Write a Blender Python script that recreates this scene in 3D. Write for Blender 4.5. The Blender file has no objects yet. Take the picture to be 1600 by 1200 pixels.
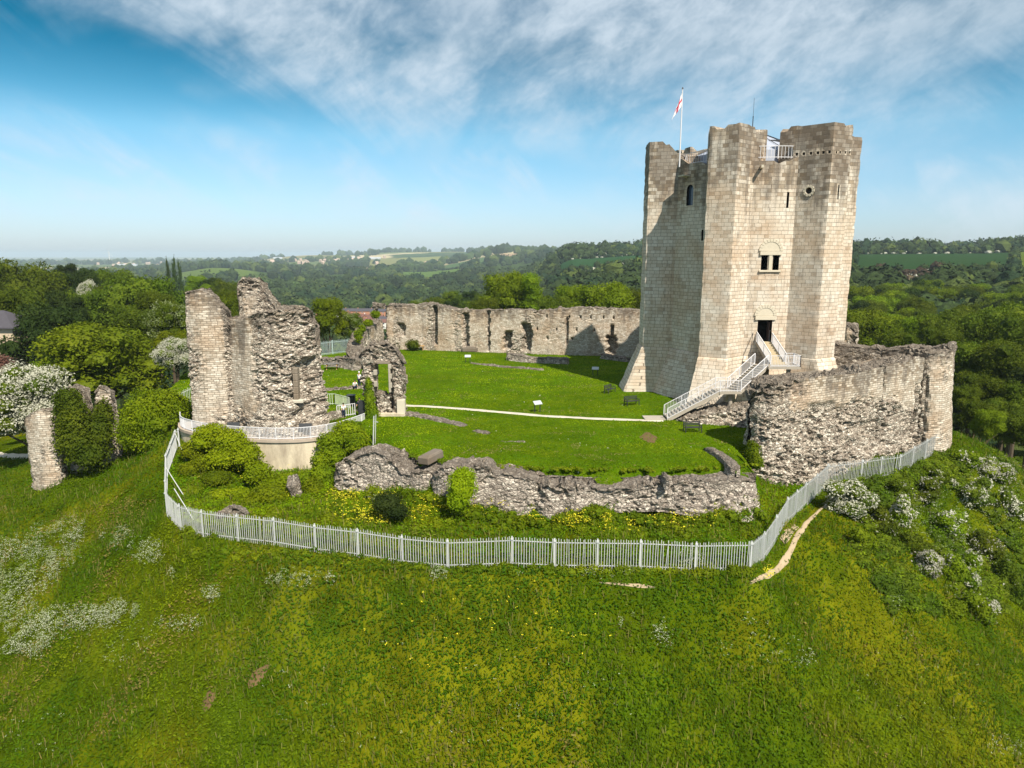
import bpy, bmesh, math, random
import numpy as np
from mathutils import Vector, Matrix
R_ = math.radians
C = bpy.context.scene.collection
SC = bpy.context.scene
random.seed(7)

# ------------------------------------------------------------------ camera, sky, sun, exposure
F_PX, CAM_H = 1081.0, 15.0
PITCH = math.atan(202 / F_PX)
SP, CP = math.sin(PITCH), math.cos(PITCH)
cam = bpy.data.cameras.new('camera'); co = bpy.data.objects.new('camera', cam); C.objects.link(co)
co.location = (0, 0, CAM_H); co.rotation_euler = (math.pi / 2 - PITCH, 0, 0)
cam.sensor_fit = 'HORIZONTAL'; cam.angle = 2 * math.atan(800 / F_PX)
cam.clip_start = 0.5; cam.clip_end = 60000
SC.camera = co
SUN_DIR = Vector((0.316, -0.578, 0.752)).normalized()
sd = bpy.data.lights.new('sun', 'SUN'); sd.energy = 5.0; sd.angle = R_(0.53); sd.color = (1.0, 0.925, 0.80)
so = bpy.data.objects.new('sun', sd); C.objects.link(so)
so.rotation_euler = SUN_DIR.to_track_quat('Z', 'Y').to_euler()
SC.view_settings.view_transform = 'Standard'; SC.view_settings.look = 'None'
SC.view_settings.exposure = 0.6; SC.view_settings.gamma = 1.0
SC.render.engine = 'CYCLES'
SC.cycles.use_denoising = True
SC.cycles.max_bounces = 6; SC.cycles.diffuse_bounces = 2; SC.cycles.glossy_bounces = 2
SC.cycles.transmission_bounces = 3; SC.cycles.volume_bounces = 0; SC.cycles.caustics_reflective = False

world = bpy.data.worlds.new('World'); SC.world = world; world.use_nodes = True
def build_world():
    nt = world.node_tree; N = nt.nodes; L = nt.links; N.clear()
    out = N.new('ShaderNodeOutputWorld'); bg = N.new('ShaderNodeBackground'); bg.inputs[1].default_value = 0.105
    sky = N.new('ShaderNodeTexSky'); sky.sky_type = 'NISHITA'; sky.sun_disc = False
    sky.sun_elevation = R_(48.8); sky.sun_rotation = math.atan2(SUN_DIR.x, SUN_DIR.y)
    sky.air_density = 1.0; sky.dust_density = 0.6; sky.ozone_density = 1.5; sky.altitude = 60
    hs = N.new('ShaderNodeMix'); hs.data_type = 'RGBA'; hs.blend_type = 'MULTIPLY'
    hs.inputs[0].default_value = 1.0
    tc = N.new('ShaderNodeTexCoord'); sep = N.new('ShaderNodeSeparateXYZ'); L.new(tc.outputs['Generated'], sep.inputs[0])
    # the deep blue high in the frame leans towards cyan, the air at the horizon stays pale
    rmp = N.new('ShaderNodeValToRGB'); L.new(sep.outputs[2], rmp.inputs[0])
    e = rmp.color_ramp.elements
    e[0].position = 0.0; e[0].color = (0.62, 0.72, 0.98, 1); e[1].position = 0.60; e[1].color = (0.20, 0.30, 0.38, 1)  # top stop, unseen above the frame, is dimmed to cut fill light in shadows
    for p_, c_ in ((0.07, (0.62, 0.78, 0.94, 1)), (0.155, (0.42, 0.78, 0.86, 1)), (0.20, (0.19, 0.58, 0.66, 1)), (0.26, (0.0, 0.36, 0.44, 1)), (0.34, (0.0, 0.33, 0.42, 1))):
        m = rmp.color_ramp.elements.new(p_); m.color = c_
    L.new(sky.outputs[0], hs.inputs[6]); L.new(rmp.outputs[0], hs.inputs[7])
    # high thin cloud, laid over the vault of the sky by direction
    def ramp(src, a, b, ca=0, cb_=1):
        r = N.new('ShaderNodeMapRange'); r.interpolation_type = 'SMOOTHSTEP'
        r.inputs[1].default_value = a; r.inputs[2].default_value = b; r.inputs[3].default_value = ca; r.inputs[4].default_value = cb_
        L.new(src, r.inputs[0]); return r.outputs[0]
    def mul(a, b, op='MULTIPLY', clamp=True):
        n = N.new('ShaderNodeMath'); n.operation = op
        for i, v in enumerate((a, b)):
            if isinstance(v, (int, float)): n.inputs[i].default_value = v
            else: L.new(v, n.inputs[i])
        n.use_clamp = clamp; return n.outputs[0]
    def noise(scale, det, rough, dist, rot, sc, off):
        mp = N.new('ShaderNodeMapping'); mp.inputs['Rotation'].default_value = (0, R_(rot), 0); mp.inputs['Location'].default_value = off
        m2 = N.new('ShaderNodeMapping'); m2.inputs['Scale'].default_value = sc
        L.new(tc.outputs['Generated'], mp.inputs[0]); L.new(mp.outputs[0], m2.inputs[0]); n = N.new('ShaderNodeTexNoise'); n.inputs['Scale'].default_value = scale
        n.inputs['Detail'].default_value = det; n.inputs['Roughness'].default_value = rough; n.inputs['Distortion'].default_value = dist
        L.new(m2.outputs[0], n.inputs['Vector']); return n.outputs[0]
    X_, Z_ = sep.outputs[0], sep.outputs[2]
    n1 = noise(2.6, 4, 0.55, 0.3, 20, (1, 1, 1.7), (3.1, 1.4, 0.3)); n2 = noise(8.0, 10, 0.60, 0.25, 26, (1, 1, 1.7), (0, 2, 0)); n3 = noise(30, 6, 0.6, 0.3, 32, (1, 1, 1.7), (4, 2, 1)); n4 = noise(4.2, 8, 0.6, 0.6, -32, (0.8, 1, 2.6), (7, 1, 2))
    edge = mul(mul(ramp(X_, -0.62, -0.14, 0.275, 0.140), ramp(X_, 0.42, 0.60, 0.0, 0.09), 'ADD', False), mul(ramp(n1, 0.3, 0.7, -0.05, 0.05), ramp(n4, 0.3, 0.7, -0.035, 0.035), 'ADD', False), 'ADD', False)
    veil = ramp(mul(Z_, edge, 'SUBTRACT', False), -0.055, 0.085)
    tex = mul(mul(ramp(n2, 0.28, 0.62, 0.32, 1.0), ramp(n1, 0.24, 0.56, 0.50, 1.0)), ramp(n3, 0.30, 0.66, 0.74, 1.0))
    low = mul(mul(ramp(Z_, 0.185, 0.11), ramp(n4, 0.34, 0.62, 0.15, 1.0)), ramp(X_, 0.05, -0.35, 0.35, 0.8))
    wisp = mul(mul(ramp(n4, 0.50, 0.70), ramp(n2, 0.35, 0.6)), ramp(Z_, 0.20, 0.11, 0, 0.55))
    tot = mul(mul(mul(veil, tex), mul(mul(low, ramp(n2, 0.2, 0.7, 0.6, 1.0)), 0.46), 'ADD'), wisp, 'ADD')
    tot = mul(mul(tot, ramp(Z_, 0.0, 0.06, 0.3, 1)), 0.82)
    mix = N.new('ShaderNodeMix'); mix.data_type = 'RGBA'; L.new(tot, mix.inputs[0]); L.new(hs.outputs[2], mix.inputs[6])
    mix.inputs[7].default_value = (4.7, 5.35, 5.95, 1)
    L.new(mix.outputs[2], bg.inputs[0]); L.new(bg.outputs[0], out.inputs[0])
build_world()

# ------------------------------------------------------------------ picture maths, noise
def A(px, py, Y):                                   # world x,z of a pixel of the photograph at depth Y
    u = (600 - py) / F_PX; fh = CP + u * SP
    return (px - 800) / F_PX / fh * Y, CAM_H + (-SP + u * CP) / fh * Y
def G(px, py, z=0.0):                               # world x,y of a pixel at height z
    u = (600 - py) / F_PX; fh = CP + u * SP; Y = (z - CAM_H) / ((-SP + u * CP) / fh)
    return ((px - 800) / F_PX / fh * Y, Y)
def ray(px, py):
    u = (600 - py) / F_PX
    return np.array([(px - 800) / F_PX, CP + u * SP, -SP + u * CP])
def sst(a, b, x):
    t = np.clip((x - a) / (b - a), 0, 1); return t * t * (3 - 2 * t)
def hsh(ix, iy, iz, s=0):
    h = (ix.astype(np.int64) * 374761393 + iy.astype(np.int64) * 668265263 + iz.astype(np.int64) * 2147483647 + s * 974711) & 0xffffffff
    h = ((h ^ (h >> 13)) * 1274126177) & 0xffffffff; h = ((h ^ (h >> 16)) * 2246822519) & 0xffffffff; h ^= h >> 15
    return (h & 0xffffff) / float(0xffffff)
def vnoise(x, y, z=None, s=0):
    x = np.asarray(x, float); y = np.asarray(y, float); z = np.zeros_like(x) if z is None else np.asarray(z, float)
    ix, iy, iz = np.floor(x), np.floor(y), np.floor(z); fx, fy, fz = x - ix, y - iy, z - iz
    fx, fy, fz = [t * t * (3 - 2 * t) for t in (fx, fy, fz)]
    r = 0
    for a in (0, 1):
        for b in (0, 1):
            for c in (0, 1):
                w = (fx if a else 1 - fx) * (fy if b else 1 - fy) * (fz if c else 1 - fz)
                r = r + w * hsh(ix + a, iy + b, iz + c, s)
    return r
def fbm(x, y, z=None, s=0, o=4):
    r = 0; a = 0.5; t = 0; x = np.asarray(x, float); y = np.asarray(y, float)
    z = np.zeros_like(x) if z is None else np.asarray(z, float)
    for i in range(o):
        r = r + a * vnoise(x, y, z, s + i * 17); t += a; x = x * 2.03 + 5.1; y = y * 2.03 + 1.7; z = z * 2.03 + 3.3; a *= 0.5
    return r / t
def worley(x, y, z, s=0):                            # F1, F2, random of the nearest cell
    ix, iy, iz = np.floor(x), np.floor(y), np.floor(z)
    f1 = np.full(x.shape, 9.0); f2 = f1.copy(); rc = np.zeros(x.shape)
    for a in (-1, 0, 1):
        for b in (-1, 0, 1):
            for c in (-1, 0, 1):
                X, Y, Z = ix + a, iy + b, iz + c
                d = (X + hsh(X, Y, Z, s) - x) ** 2 + (Y + hsh(X, Y, Z, s + 1) - y) ** 2 + (Z + hsh(X, Y, Z, s + 2) - z) ** 2
                m = d < f1; f2 = np.where(m, f1, np.minimum(f2, d)); f1 = np.where(m, d, f1); rc = np.where(m, hsh(X, Y, Z, s + 3), rc)
    return np.sqrt(f1), np.sqrt(f2), rc
def inpoly(x, y, poly):
    r = np.zeros(np.shape(x), bool); n = len(poly); j = n - 1
    for i in range(n):
        xi, yi = poly[i]; xj, yj = poly[j]
        if yi != yj:
            r ^= ((yi > y) != (yj > y)) & (x < (xj - xi) * (y - yi) / (yj - yi) + xi)
        j = i
    return r
def edge_dist(x, y, poly, closed=True):
    d = np.full(np.shape(x), 1e9); n = len(poly)
    for i in range(n if closed else n - 1):
        ax, ay = poly[i]; bx, by = poly[(i + 1) % n]
        dx, dy = bx - ax, by - ay; t = np.clip(((x - ax) * dx + (y - ay) * dy) / (dx * dx + dy * dy + 1e-9), 0, 1)
        d = np.minimum(d, np.hypot(x - ax - t * dx, y - ay - t * dy))
    return d

# ------------------------------------------------------------------ mesh helpers
def tag(o, label=None, cat=None, group=None, kind=None):
    if label: o['label'] = label
    if cat: o['category'] = cat
    if group: o['group'] = group
    if kind: o['kind'] = kind
    return o
def empty(name, loc=(0, 0, 0), rz=0, label=None, cat=None, group=None):
    o = bpy.data.objects.new(name, None); C.objects.link(o); o.location = loc; o.rotation_euler = (0, 0, rz); o.empty_display_size = 0.3
    return tag(o, label, cat, group)
def link(name, me, mat, parent=None):
    o = bpy.data.objects.new(name, me); C.objects.link(o)
    for m in (mat if isinstance(mat, (list, tuple)) else [mat]): me.materials.append(m)
    if parent: o.parent = parent
    return o
def npmesh(name, V, Fs, mat, parent=None, smooth=False, uv=None, attrs=None, cols=None, mi=None):
    V = np.asarray(V, np.float32); Fs = Fs if isinstance(Fs, list) else [Fs]; Fs = [np.asarray(f, np.int32) for f in Fs if len(f)]
    me = bpy.data.meshes.new(name); me.vertices.add(len(V)); me.vertices.foreach_set('co', V.ravel())
    idx = np.concatenate([f.ravel() for f in Fs]); cnt = np.concatenate([np.full(len(f), f.shape[1], np.int32) for f in Fs])
    me.loops.add(len(idx)); me.loops.foreach_set('vertex_index', idx)
    st = np.concatenate([[0], np.cumsum(cnt)[:-1]]).astype(np.int32)
    me.polygons.add(len(cnt)); me.polygons.foreach_set('loop_start', st); me.polygons.foreach_set('loop_total', cnt)
    me.polygons.foreach_set('use_smooth', np.full(len(cnt), smooth))
    if mi is not None: me.polygons.foreach_set('material_index', np.asarray(mi, np.int32))
    if uv is not None:
        l = me.uv_layers.new(name='UVMap'); l.data.foreach_set('uv', np.asarray(uv, np.float32)[idx].ravel())
    for k, a in (attrs or {}).items():
        t = me.attributes.new(k, 'FLOAT', 'POINT'); t.data.foreach_set('value', np.asarray(a, np.float32).ravel())
    if cols is not None:
        t = me.attributes.new('col', 'FLOAT_COLOR', 'POINT'); c = np.ones((len(V), 4), np.float32); c[:, :3] = cols; t.data.foreach_set('color', c.ravel())
    me.update(); me.validate()
    return link(name, me, mat, parent)
def grid_faces(nc, nr, closed=False):
    i = np.arange(nc if closed else nc - 1)[:, None]; j = np.arange(nr - 1)[None, :]
    i2 = (i + 1) % nc
    return np.stack([i * nr + j + 0 * i, i2 * nr + j, i2 * nr + j + 1, i * nr + j + 1], -1).reshape(-1, 4)
class MB:                                            # collects boxes, bars, tubes, polygons for one mesh
    def __init__(s): s.v = []; s.f = []
    def add(s, V, Fc):
        b = len(s.v); s.v += [tuple(p) for p in V]; s.f += [tuple(i + b for i in f) for f in Fc]; return s
    def box(s, c, d, rz=0, M=None):
        hx, hy, hz = d[0] / 2, d[1] / 2, d[2] / 2
        P = [Vector((x * hx, y * hy, z * hz)) for x in (-1, 1) for y in (-1, 1) for z in (-1, 1)]
        m = (M or Matrix.Rotation(rz, 3, 'Z')); P = [m @ p + Vector(c) for p in P]
        return s.add(P, [(0, 1, 3, 2), (4, 6, 7, 5), (0, 4, 5, 1), (2, 3, 7, 6), (0, 2, 6, 4), (1, 5, 7, 3)])
    def bar(s, a, b, w, h=None, up=(0, 0, 1)):         # rectangular bar from a to b
        a, b = Vector(a), Vector(b); d = b - a; L = d.length
        if L < 1e-6: return s
        z = d / L; x = Vector(up).cross(z)
        if x.length < 1e-4: x = Vector((1, 0, 0)).cross(z)
        if x.length < 1e-4: x = Vector((0, 1, 0))
        x.normalize(); y = z.cross(x); m = Matrix((x, y, z)).transposed()
        return s.box((a + b) / 2, (w, h or w, L), M=m)
    def tube(s, pts, rad, n=8, cap=True):
        pts = [Vector(p) for p in pts]; rad = rad if isinstance(rad, (list, tuple)) else [rad] * len(pts); b = len(s.v)
        for k, p in enumerate(pts):
            d = (pts[min(k + 1, len(pts) - 1)] - pts[max(k - 1, 0)]).normalized()
            x = d.cross(Vector((0.3, 0.9, 0.1))); x.normalize(); y = d.cross(x)
            for i in range(n):
                a = 2 * math.pi * i / n; s.v.append(tuple(p + (x * math.cos(a) + y * math.sin(a)) * rad[k]))
        for k in range(len(pts) - 1):
            for i in range(n): s.f.append((b + k * n + i, b + k * n + (i + 1) % n, b + (k + 1) * n + (i + 1) % n, b + (k + 1) * n + i))
        if cap: s.f.append(tuple(b + i for i in range(n))[::-1]); s.f.append(tuple(b + (len(pts) - 1) * n + i for i in range(n)))
        return s
    def prism(s, poly, z0, z1):
        n = len(poly); V = [(x, y, z0) for x, y in poly] + [(x, y, z1) for x, y in poly]
        return s.add(V, [tuple(range(n))[::-1], tuple(range(n, 2 * n))] + [(i, (i + 1) % n, n + (i + 1) % n, n + i) for i in range(n)])
    def build(s, name, mat, parent=None, smooth=False, bevel=0):
        me = bpy.data.meshes.new(name); me.from_pydata(s.v, [], s.f)
        bm = bmesh.new(); bm.from_mesh(me); bmesh.ops.recalc_face_normals(bm, faces=bm.faces)
        if bevel: bmesh.ops.bevel(bm, geom=bm.edges[:], offset=bevel, segments=1, affect='EDGES')
        bm.to_mesh(me); bm.free()
        if smooth: me.polygons.foreach_set('use_smooth', [True] * len(me.polygons))
        me.update(); return link(name, me, mat, parent)
def dup(o, loc=None, rz=None, scale=None, label=None, parent=None):
    c = o.copy(); C.objects.link(c)
    if parent is not None: c.parent = parent
    if loc is not None: c.location = loc
    if rz is not None: c.rotation_euler = (0, 0, rz)
    if scale is not None: c.scale = scale if isinstance(scale, (tuple, list)) else (scale,) * 3
    if label: c['label'] = label
    for ch in list(o.children): dup(ch, parent=c)
    return c

# ------------------------------------------------------------------ materials
class NT:
    def __init__(s, name, rough=0.9, spec=0.2):
        s.m = bpy.data.materials.new(name); s.m.use_nodes = True; s.nt = s.m.node_tree; s.N = s.nt.nodes; s.L = s.nt.links
        s.b = s.N['Principled BSDF']; s.b.inputs['Roughness'].default_value = rough; s.b.inputs['Specular IOR Level'].default_value = spec
        s.tc = None
    def put(s, sock, v):
        if isinstance(v, (int, float)): sock.default_value = v
        elif isinstance(v, (tuple, list)): sock.default_value = tuple(v) + ((1,) if len(v) == 3 and sock.type == 'RGBA' else ())
        else: s.L.new(v, sock)
    def coord(s, w='Object'):
        if s.tc is None: s.tc = s.N.new('ShaderNodeTexCoord')
        return s.tc.outputs[w]
    def mapping(s, vec, sc=(1, 1, 1), rot=(0, 0, 0), loc=(0, 0, 0)):
        n = s.N.new('ShaderNodeMapping'); n.inputs['Scale'].default_value = sc; n.inputs['Rotation'].default_value = rot
        n.inputs['Location'].default_value = loc; s.L.new(vec, n.inputs[0]); return n.outputs[0]
    def noise(s, vec, scale=1, det=4, rough=0.55, dist=0, col=False):
        n = s.N.new('ShaderNodeTexNoise'); s.L.new(vec, n.inputs['Vector']); n.inputs['Scale'].default_value = scale
        n.inputs['Detail'].default_value = det; n.inputs['Roughness'].default_value = rough; n.inputs['Distortion'].default_value = dist
        return n.outputs[1 if col else 0]
    def vor(s, vec, scale, feat='F1', out='Distance', rnd=1.0):
        n = s.N.new('ShaderNodeTexVoronoi'); n.feature = feat; s.L.new(vec, n.inputs['Vector']); n.inputs['Scale'].default_value = scale
        n.inputs['Randomness'].default_value = rnd; return n.outputs[out]
    def mr(s, v, a, b, c=0, d=1, sm=False):
        n = s.N.new('ShaderNodeMapRange'); n.interpolation_type = 'SMOOTHSTEP' if sm else 'LINEAR'
        for i, q in enumerate((v, a, b, c, d)): s.put(n.inputs[i], q)
        return n.outputs[0]
    def math(s, op, a, b=0.0, clamp=False):
        n = s.N.new('ShaderNodeMath'); n.operation = op; s.put(n.inputs[0], a); s.put(n.inputs[1], b); n.use_clamp = clamp; return n.outputs[0]
    def vm(s, op, a, b):
        n = s.N.new('ShaderNodeVectorMath'); n.operation = op; s.put(n.inputs[0], a); s.put(n.inputs[1], b); return n.outputs[0]
    def mix(s, f, a, b, mode='MIX'):
        n = s.N.new('ShaderNodeMix'); n.data_type = 'RGBA'; n.blend_type = mode; s.put(n.inputs[0], f); s.put(n.inputs[6], a); s.put(n.inputs[7], b); return n.outputs[2]
    def ramp(s, f, stops):
        n = s.N.new('ShaderNodeValToRGB'); s.put(n.inputs[0], f); e = n.color_ramp.elements
        while len(e) < len(stops): e.new(0.5)
        for k, (p, c) in enumerate(stops): e[k].position = p; e[k].color = tuple(c) + (1,) if len(c) == 3 else c
        return n.outputs[0]
    def attr(s, name, out='Fac'):
        n = s.N.new('ShaderNodeAttribute'); n.attribute_name = name; return n.outputs[out]
    def bump(s, h, st=0.5, dist=0.1):
        n = s.N.new('ShaderNodeBump'); n.inputs['Strength'].default_value = st; n.inputs['Distance'].default_value = dist
        s.L.new(h, n.inputs['Height']); s.L.new(n.outputs[0], s.b.inputs['Normal'])
    def color(s, c): s.put(s.b.inputs['Base Color'], c); return s.m
def plain(name, c, rough=0.7, spec=0.3, var=0.15, scale=3, metal=0.0):
    t = NT(name, rough, spec); t.b.inputs['Metallic'].default_value = metal
    n = t.noise(t.coord(), scale, 5, 0.6); lo = tuple(x * (1 - var) for x in c); hi = tuple(min(1, x * (1 + var)) for x in c)
    t.bump(n, 0.2, 0.02); return t.color(t.mix(n, lo, hi))

def ground_mat():
    t = NT('ground', 0.95, 0.0); o = t.coord()
    base = t.attr('col', 'Color')
    n1 = t.noise(o, 0.35, 6, 0.6); n2 = t.noise(o, 3.2, 6, 0.7); n3 = t.noise(o, 0.06, 4, 0.5)
    v = t.math('ADD', t.mr(n1, 0.3, 0.7, 0.62, 1.34), t.mr(n2, 0.3, 0.7, -0.24, 0.24))
    c = t.mix(1.0, base, t.mix(v, (0, 0, 0), (1, 1, 1)), 'MULTIPLY')
    vv = t.N.new('ShaderNodeVectorMath'); vv.operation = 'SCALE'; t.L.new(base, vv.inputs[0]); t.L.new(v, vv.inputs[3])
    c = t.mix(t.mr(n3, 0.42, 0.62, 0, 0.35), vv.outputs[0], t.mix(1, vv.outputs[0], (1.45, 1.08, 0.8), 'MULTIPLY'))
    t.bump(t.math('ADD', n2, t.math('MULTIPLY', n1, 1.5)), 0.7, 0.16); return t.color(c)
def lawn_mat():
    t = NT('mown_grass', 0.95, 0.0); o = t.coord()
    n1 = t.noise(o, 0.22, 5, 0.6); n2 = t.noise(o, 2.0, 6, 0.7); n3 = t.noise(t.mapping(o, (1, .25, 1), (0, 0, .5)), 0.9, 5, 0.6); n4 = t.noise(o, 14, 3, 0.7)
    c = t.ramp(n1, [(0.30, (0.048, 0.095, 0.002)), (0.5, (0.070, 0.132, 0.0025)), (0.72, (0.105, 0.165, 0.004))])
    c = t.mix(t.mr(n2, 0.45, 0.72, 0, 0.8), c, (0.125, 0.168, 0.006))
    c = t.mix(t.mr(n3, 0.5, 0.8, 0, 0.55), c, (0.040, 0.085, 0.003))
    c = t.mix(t.mr(n4, 0.5, 0.75, 0, 0.55), c, (0.030, 0.065, 0.002)); c = t.mix(t.mr(t.noise(o, 0.55, 7, 0.75), 0.5, 0.72, 0, 0.7), c, (0.045, 0.095, 0.003))
    c = t.mix(t.mr(t.noise(o, 1.1, 6, 0.75), 0.70, 0.78, 0, 0.5), c, (0.16, 0.13, 0.06))
    t.bump(t.math('ADD', n2, n4), 0.9, 0.10); return t.color(c)
def leaf_mat(name, c1, c2, c3=None, trans=0.3, attr=False, rough=0.6):
    t = NT(name, rough, 0.06); geo = t.N.new('ShaderNodeNewGeometry'); r = geo.outputs['Random Per Island']
    oi = t.N.new('ShaderNodeObjectInfo')
    n = t.noise(t.coord(), 0.35, 3, 0.5)
    c = t.mix(r, c1, c2)
    c = t.mix(t.mr(n, 0.35, 0.65), c, c3 or tuple(0.6 * x for x in c1))
    hv = t.N.new('ShaderNodeHueSaturation'); t.L.new(c, hv.inputs['Color'])
    t.L.new(t.mr(oi.outputs['Random'], 0, 1, 0.488, 0.512), hv.inputs['Hue']); t.L.new(t.mr(oi.outputs['Random'], 0, 1, 0.8, 1.2), hv.inputs['Value'])
    c = hv.outputs[0]
    if attr: c = t.mix(1.0, c, t.attr('col', 'Color'), 'MULTIPLY')
    t.color(c); tr = t.N.new('ShaderNodeBsdfTranslucent'); t.L.new(t.mix(1, c, (1.3, 1.25, 0.5), 'MULTIPLY'), tr.inputs[0])
    ms = t.N.new('ShaderNodeMixShader'); ms.inputs[0].default_value = trans; t.L.new(t.b.outputs[0], ms.inputs[1]); t.L.new(tr.outputs[0], ms.inputs[2])
    t.L.new(ms.outputs[0], t.N['Material Output'].inputs[0]); return t.m
def stone_mat(name, bw, bh, tones, warp=0.05, streak=1.0, rub_tones=None, mortar=0.018):
    t = NT(name, 0.93, 0.15); uv = t.coord('UV'); o = t.coord()
    wn = t.noise(t.mapping(uv, (1, 1, 1)), 0.9, 3, 0.5, 0, True)
    uvw = t.vm('ADD', uv, t.vm('MULTIPLY', t.vm('SUBTRACT', wn, (0.5, 0.5, 0.5)), (warp * 2, warp, 0)))
    wn2 = t.noise(uv, 9, 2, 0.5, 0, True)
    uvw = t.vm('ADD', uvw, t.vm('MULTIPLY', t.vm('SUBTRACT', wn2, (0.5, 0.5, 0.5)), (0.045, 0.03, 0)))
    def brick(w, h, off):
        b = t.N.new('ShaderNodeTexBrick'); t.L.new(uvw, b.inputs['Vector']); b.offset = off; b.squash = 0.8; b.squash_frequency = 3
        b.inputs['Color1'].default_value = (0, 0, 0, 1); b.inputs['Color2'].default_value = (1, 1, 1, 1); b.inputs['Mortar'].default_value = (0.5, 0.5, 0.5, 1)
        b.inputs['Scale'].default_value = 1; b.inputs['Mortar Size'].default_value = mortar; b.inputs['Mortar Smooth'].default_value = 0.25
        b.inputs['Brick Width'].default_value = w; b.inputs['Row Height'].default_value = h; return b
    b = brick(bw, bh, 0.47); b2 = brick(bw * 3.1, bh * 2.0, 0.37)
    c = t.ramp(b.outputs[0], tones)
    # groups of blocks from one quarry bed, repairs
    c = t.mix(t.mr(b2.outputs[0], 0.8, 1.0, 0, 0.2), c, t.mix(1, c, (0.84, 0.76, 0.68), 'MULTIPLY'))
    nb = t.noise(o, 0.25, 4, 0.6)
    c = t.mix(t.mr(nb, 0.42, 0.66, 0, 0.8, True), c, t.mix(1, c, (0.86, 0.74, 0.64), 'MULTIPLY'))
    c = t.mix(t.mr(t.noise(t.mapping(o, (1, 1, 0.12), (0, 0, 0), (7, 3, 1)), 1.7, 5, 0.6), 0.52, 0.70, 0, 0.45, True), c, t.mix(1, c, (0.66, 0.60, 0.52), 'MULTIPLY'))
    c = t.mix(t.mr(b.outputs['Fac'], 0, 1, 0, 0.72), c, (0.11, 0.085, 0.06))
    hb = t.math('SUBTRACT', 1.0, b.outputs['Fac'])
    if rub_tones:
        rv = t.vm('ADD', o, t.vm('MULTIPLY', t.vm('SUBTRACT', t.noise(o, 1.6, 3, 0.5, 0, True), (0.5, 0.5, 0.5)), (0.4, 0.4, 0.4)))
        rv = t.mapping(rv, (1, 1, 2.0))
        vc = t.vor(rv, 3.5, 'F1', 'Color'); sep = t.N.new('ShaderNodeSeparateColor'); t.L.new(vc, sep.inputs[0])
        ve = t.vor(rv, 3.5, 'DISTANCE_TO_EDGE', 'Distance')
        rc = t.ramp(sep.outputs[0], rub_tones)
        rc = t.mix(t.mr(ve, 0.0, 0.11, 0.85, 0.0), rc, (0.05, 0.038, 0.03))
        vc2 = t.vor(rv, 7, 'DISTANCE_TO_EDGE', 'Distance'); rc = t.mix(t.mr(vc2, 0, 0.06, 0.4, 0), rc, (0.09, 0.07, 0.05))
        rub = t.attr('rub'); rub = t.math('ADD', rub, t.mr(t.noise(o, 2.2, 4, 0.6), 0.3, 0.7, -0.22, 0.22), True)
        rub = t.mr(rub, 0.35, 0.6, 0, 1, True)
        c = t.mix(rub, c, rc)
        hr = t.math('ADD', t.math('MULTIPLY', t.mr(ve, 0, 0.22), 3.2), t.math('MULTIPLY', sep.outputs[1], 1.6))
        hmix = t.N.new('ShaderNodeMix'); t.L.new(rub, hmix.inputs[0]); t.L.new(hb, hmix.inputs[2]); t.L.new(hr, hmix.inputs[3]); hb = hmix.outputs[0]
    dkb = t.math('MULTIPLY', t.mr(b.outputs[0], 0.25, 0.62, 1, 0), t.mr(t.attr('dark'), 0.22, 0.75, 0, 0.8, True))
    c = t.mix(dkb, c, t.mix(1, c, (0.50, 0.44, 0.36), 'MULTIPLY'))
    # weather: grey-black lichen crust at the heads with streaks running down
    dk = t.attr('dark'); st = t.noise(t.mapping(o, (1.3, 1.3, 0.10)), 1.0, 5, 0.62); bl = t.noise(o, 0.9, 6, 0.7)
    w = t.math('ADD', dk, t.math('MULTIPLY', t.math('ADD', t.mr(st, 0.3, 0.7, -0.5, 0.5), t.mr(bl, 0.3, 0.7, -0.35, 0.35)), streak))
    w = t.mr(w, 0.20, 0.95, 0, 0.80, True)
    c = t.mix(w, c, t.mix(0.65, t.mix(1, c, (0.42, 0.40, 0.38), 'MULTIPLY'), (0.15, 0.13, 0.11)))
    sm = t.noise(o, 5, 5, 0.7); c = t.mix(1, c, t.mix(sm, (0.74, 0.74, 0.74), (1.22, 1.22, 1.22)), 'MULTIPLY')
    c = t.mix(t.mr(t.noise(o, 14, 3, 0.6), 0.62, 0.74, 0, 0.5), c, t.mix(1, c, (0.45, 0.42, 0.38), 'MULTIPLY'))
    t.bump(t.math('ADD', hb, t.math('MULTIPLY', sm, 0.8)), 0.6, 0.035); return t.color(c)
ASH = stone_mat('ashlar', 0.66, 0.36, [(0, (0.46, 0.375, 0.285)), (0.10, (0.565, 0.485, 0.385)), (0.6, (0.615, 0.54, 0.44)), (1, (0.67, 0.605, 0.51))], 0.06, 0.9)
RUB_T = [(0, (0.20, 0.16, 0.125)), (0.3, (0.37, 0.31, 0.245)), (0.7, (0.52, 0.455, 0.37)), (1, (0.68, 0.62, 0.52))]
RUIN = stone_mat('ruin_stone', 0.44, 0.19, [(0, (0.37, 0.31, 0.24)), (0.4, (0.49, 0.42, 0.335)), (1, (0.62, 0.56, 0.47))], 0.12, 1.0, RUB_T, 0.02)
GREY_T = [(0, (0.24, 0.20, 0.165)), (0.4, (0.38, 0.33, 0.275)), (0.8, (0.48, 0.42, 0.35)), (1, (0.62, 0.56, 0.47))]
GREYR = stone_mat('grey_rubble', 0.4, 0.2, [(0, (0.24, 0.21, 0.18)), (1, (0.44, 0.40, 0.35))], 0.12, 1.0, GREY_T, 0.02)
GROUND = ground_mat(); LAWN = lawn_mat()
WHITE = plain('white_paint', (0.66, 0.65, 0.66), 0.5, 0.4, 0.1)
GALV = plain('galvanised_steel', (0.50, 0.51, 0.50), 0.45, 0.5, 0.14, 2)
DARK = plain('dark_metal', (0.03, 0.032, 0.035), 0.5, 0.4)
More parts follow.
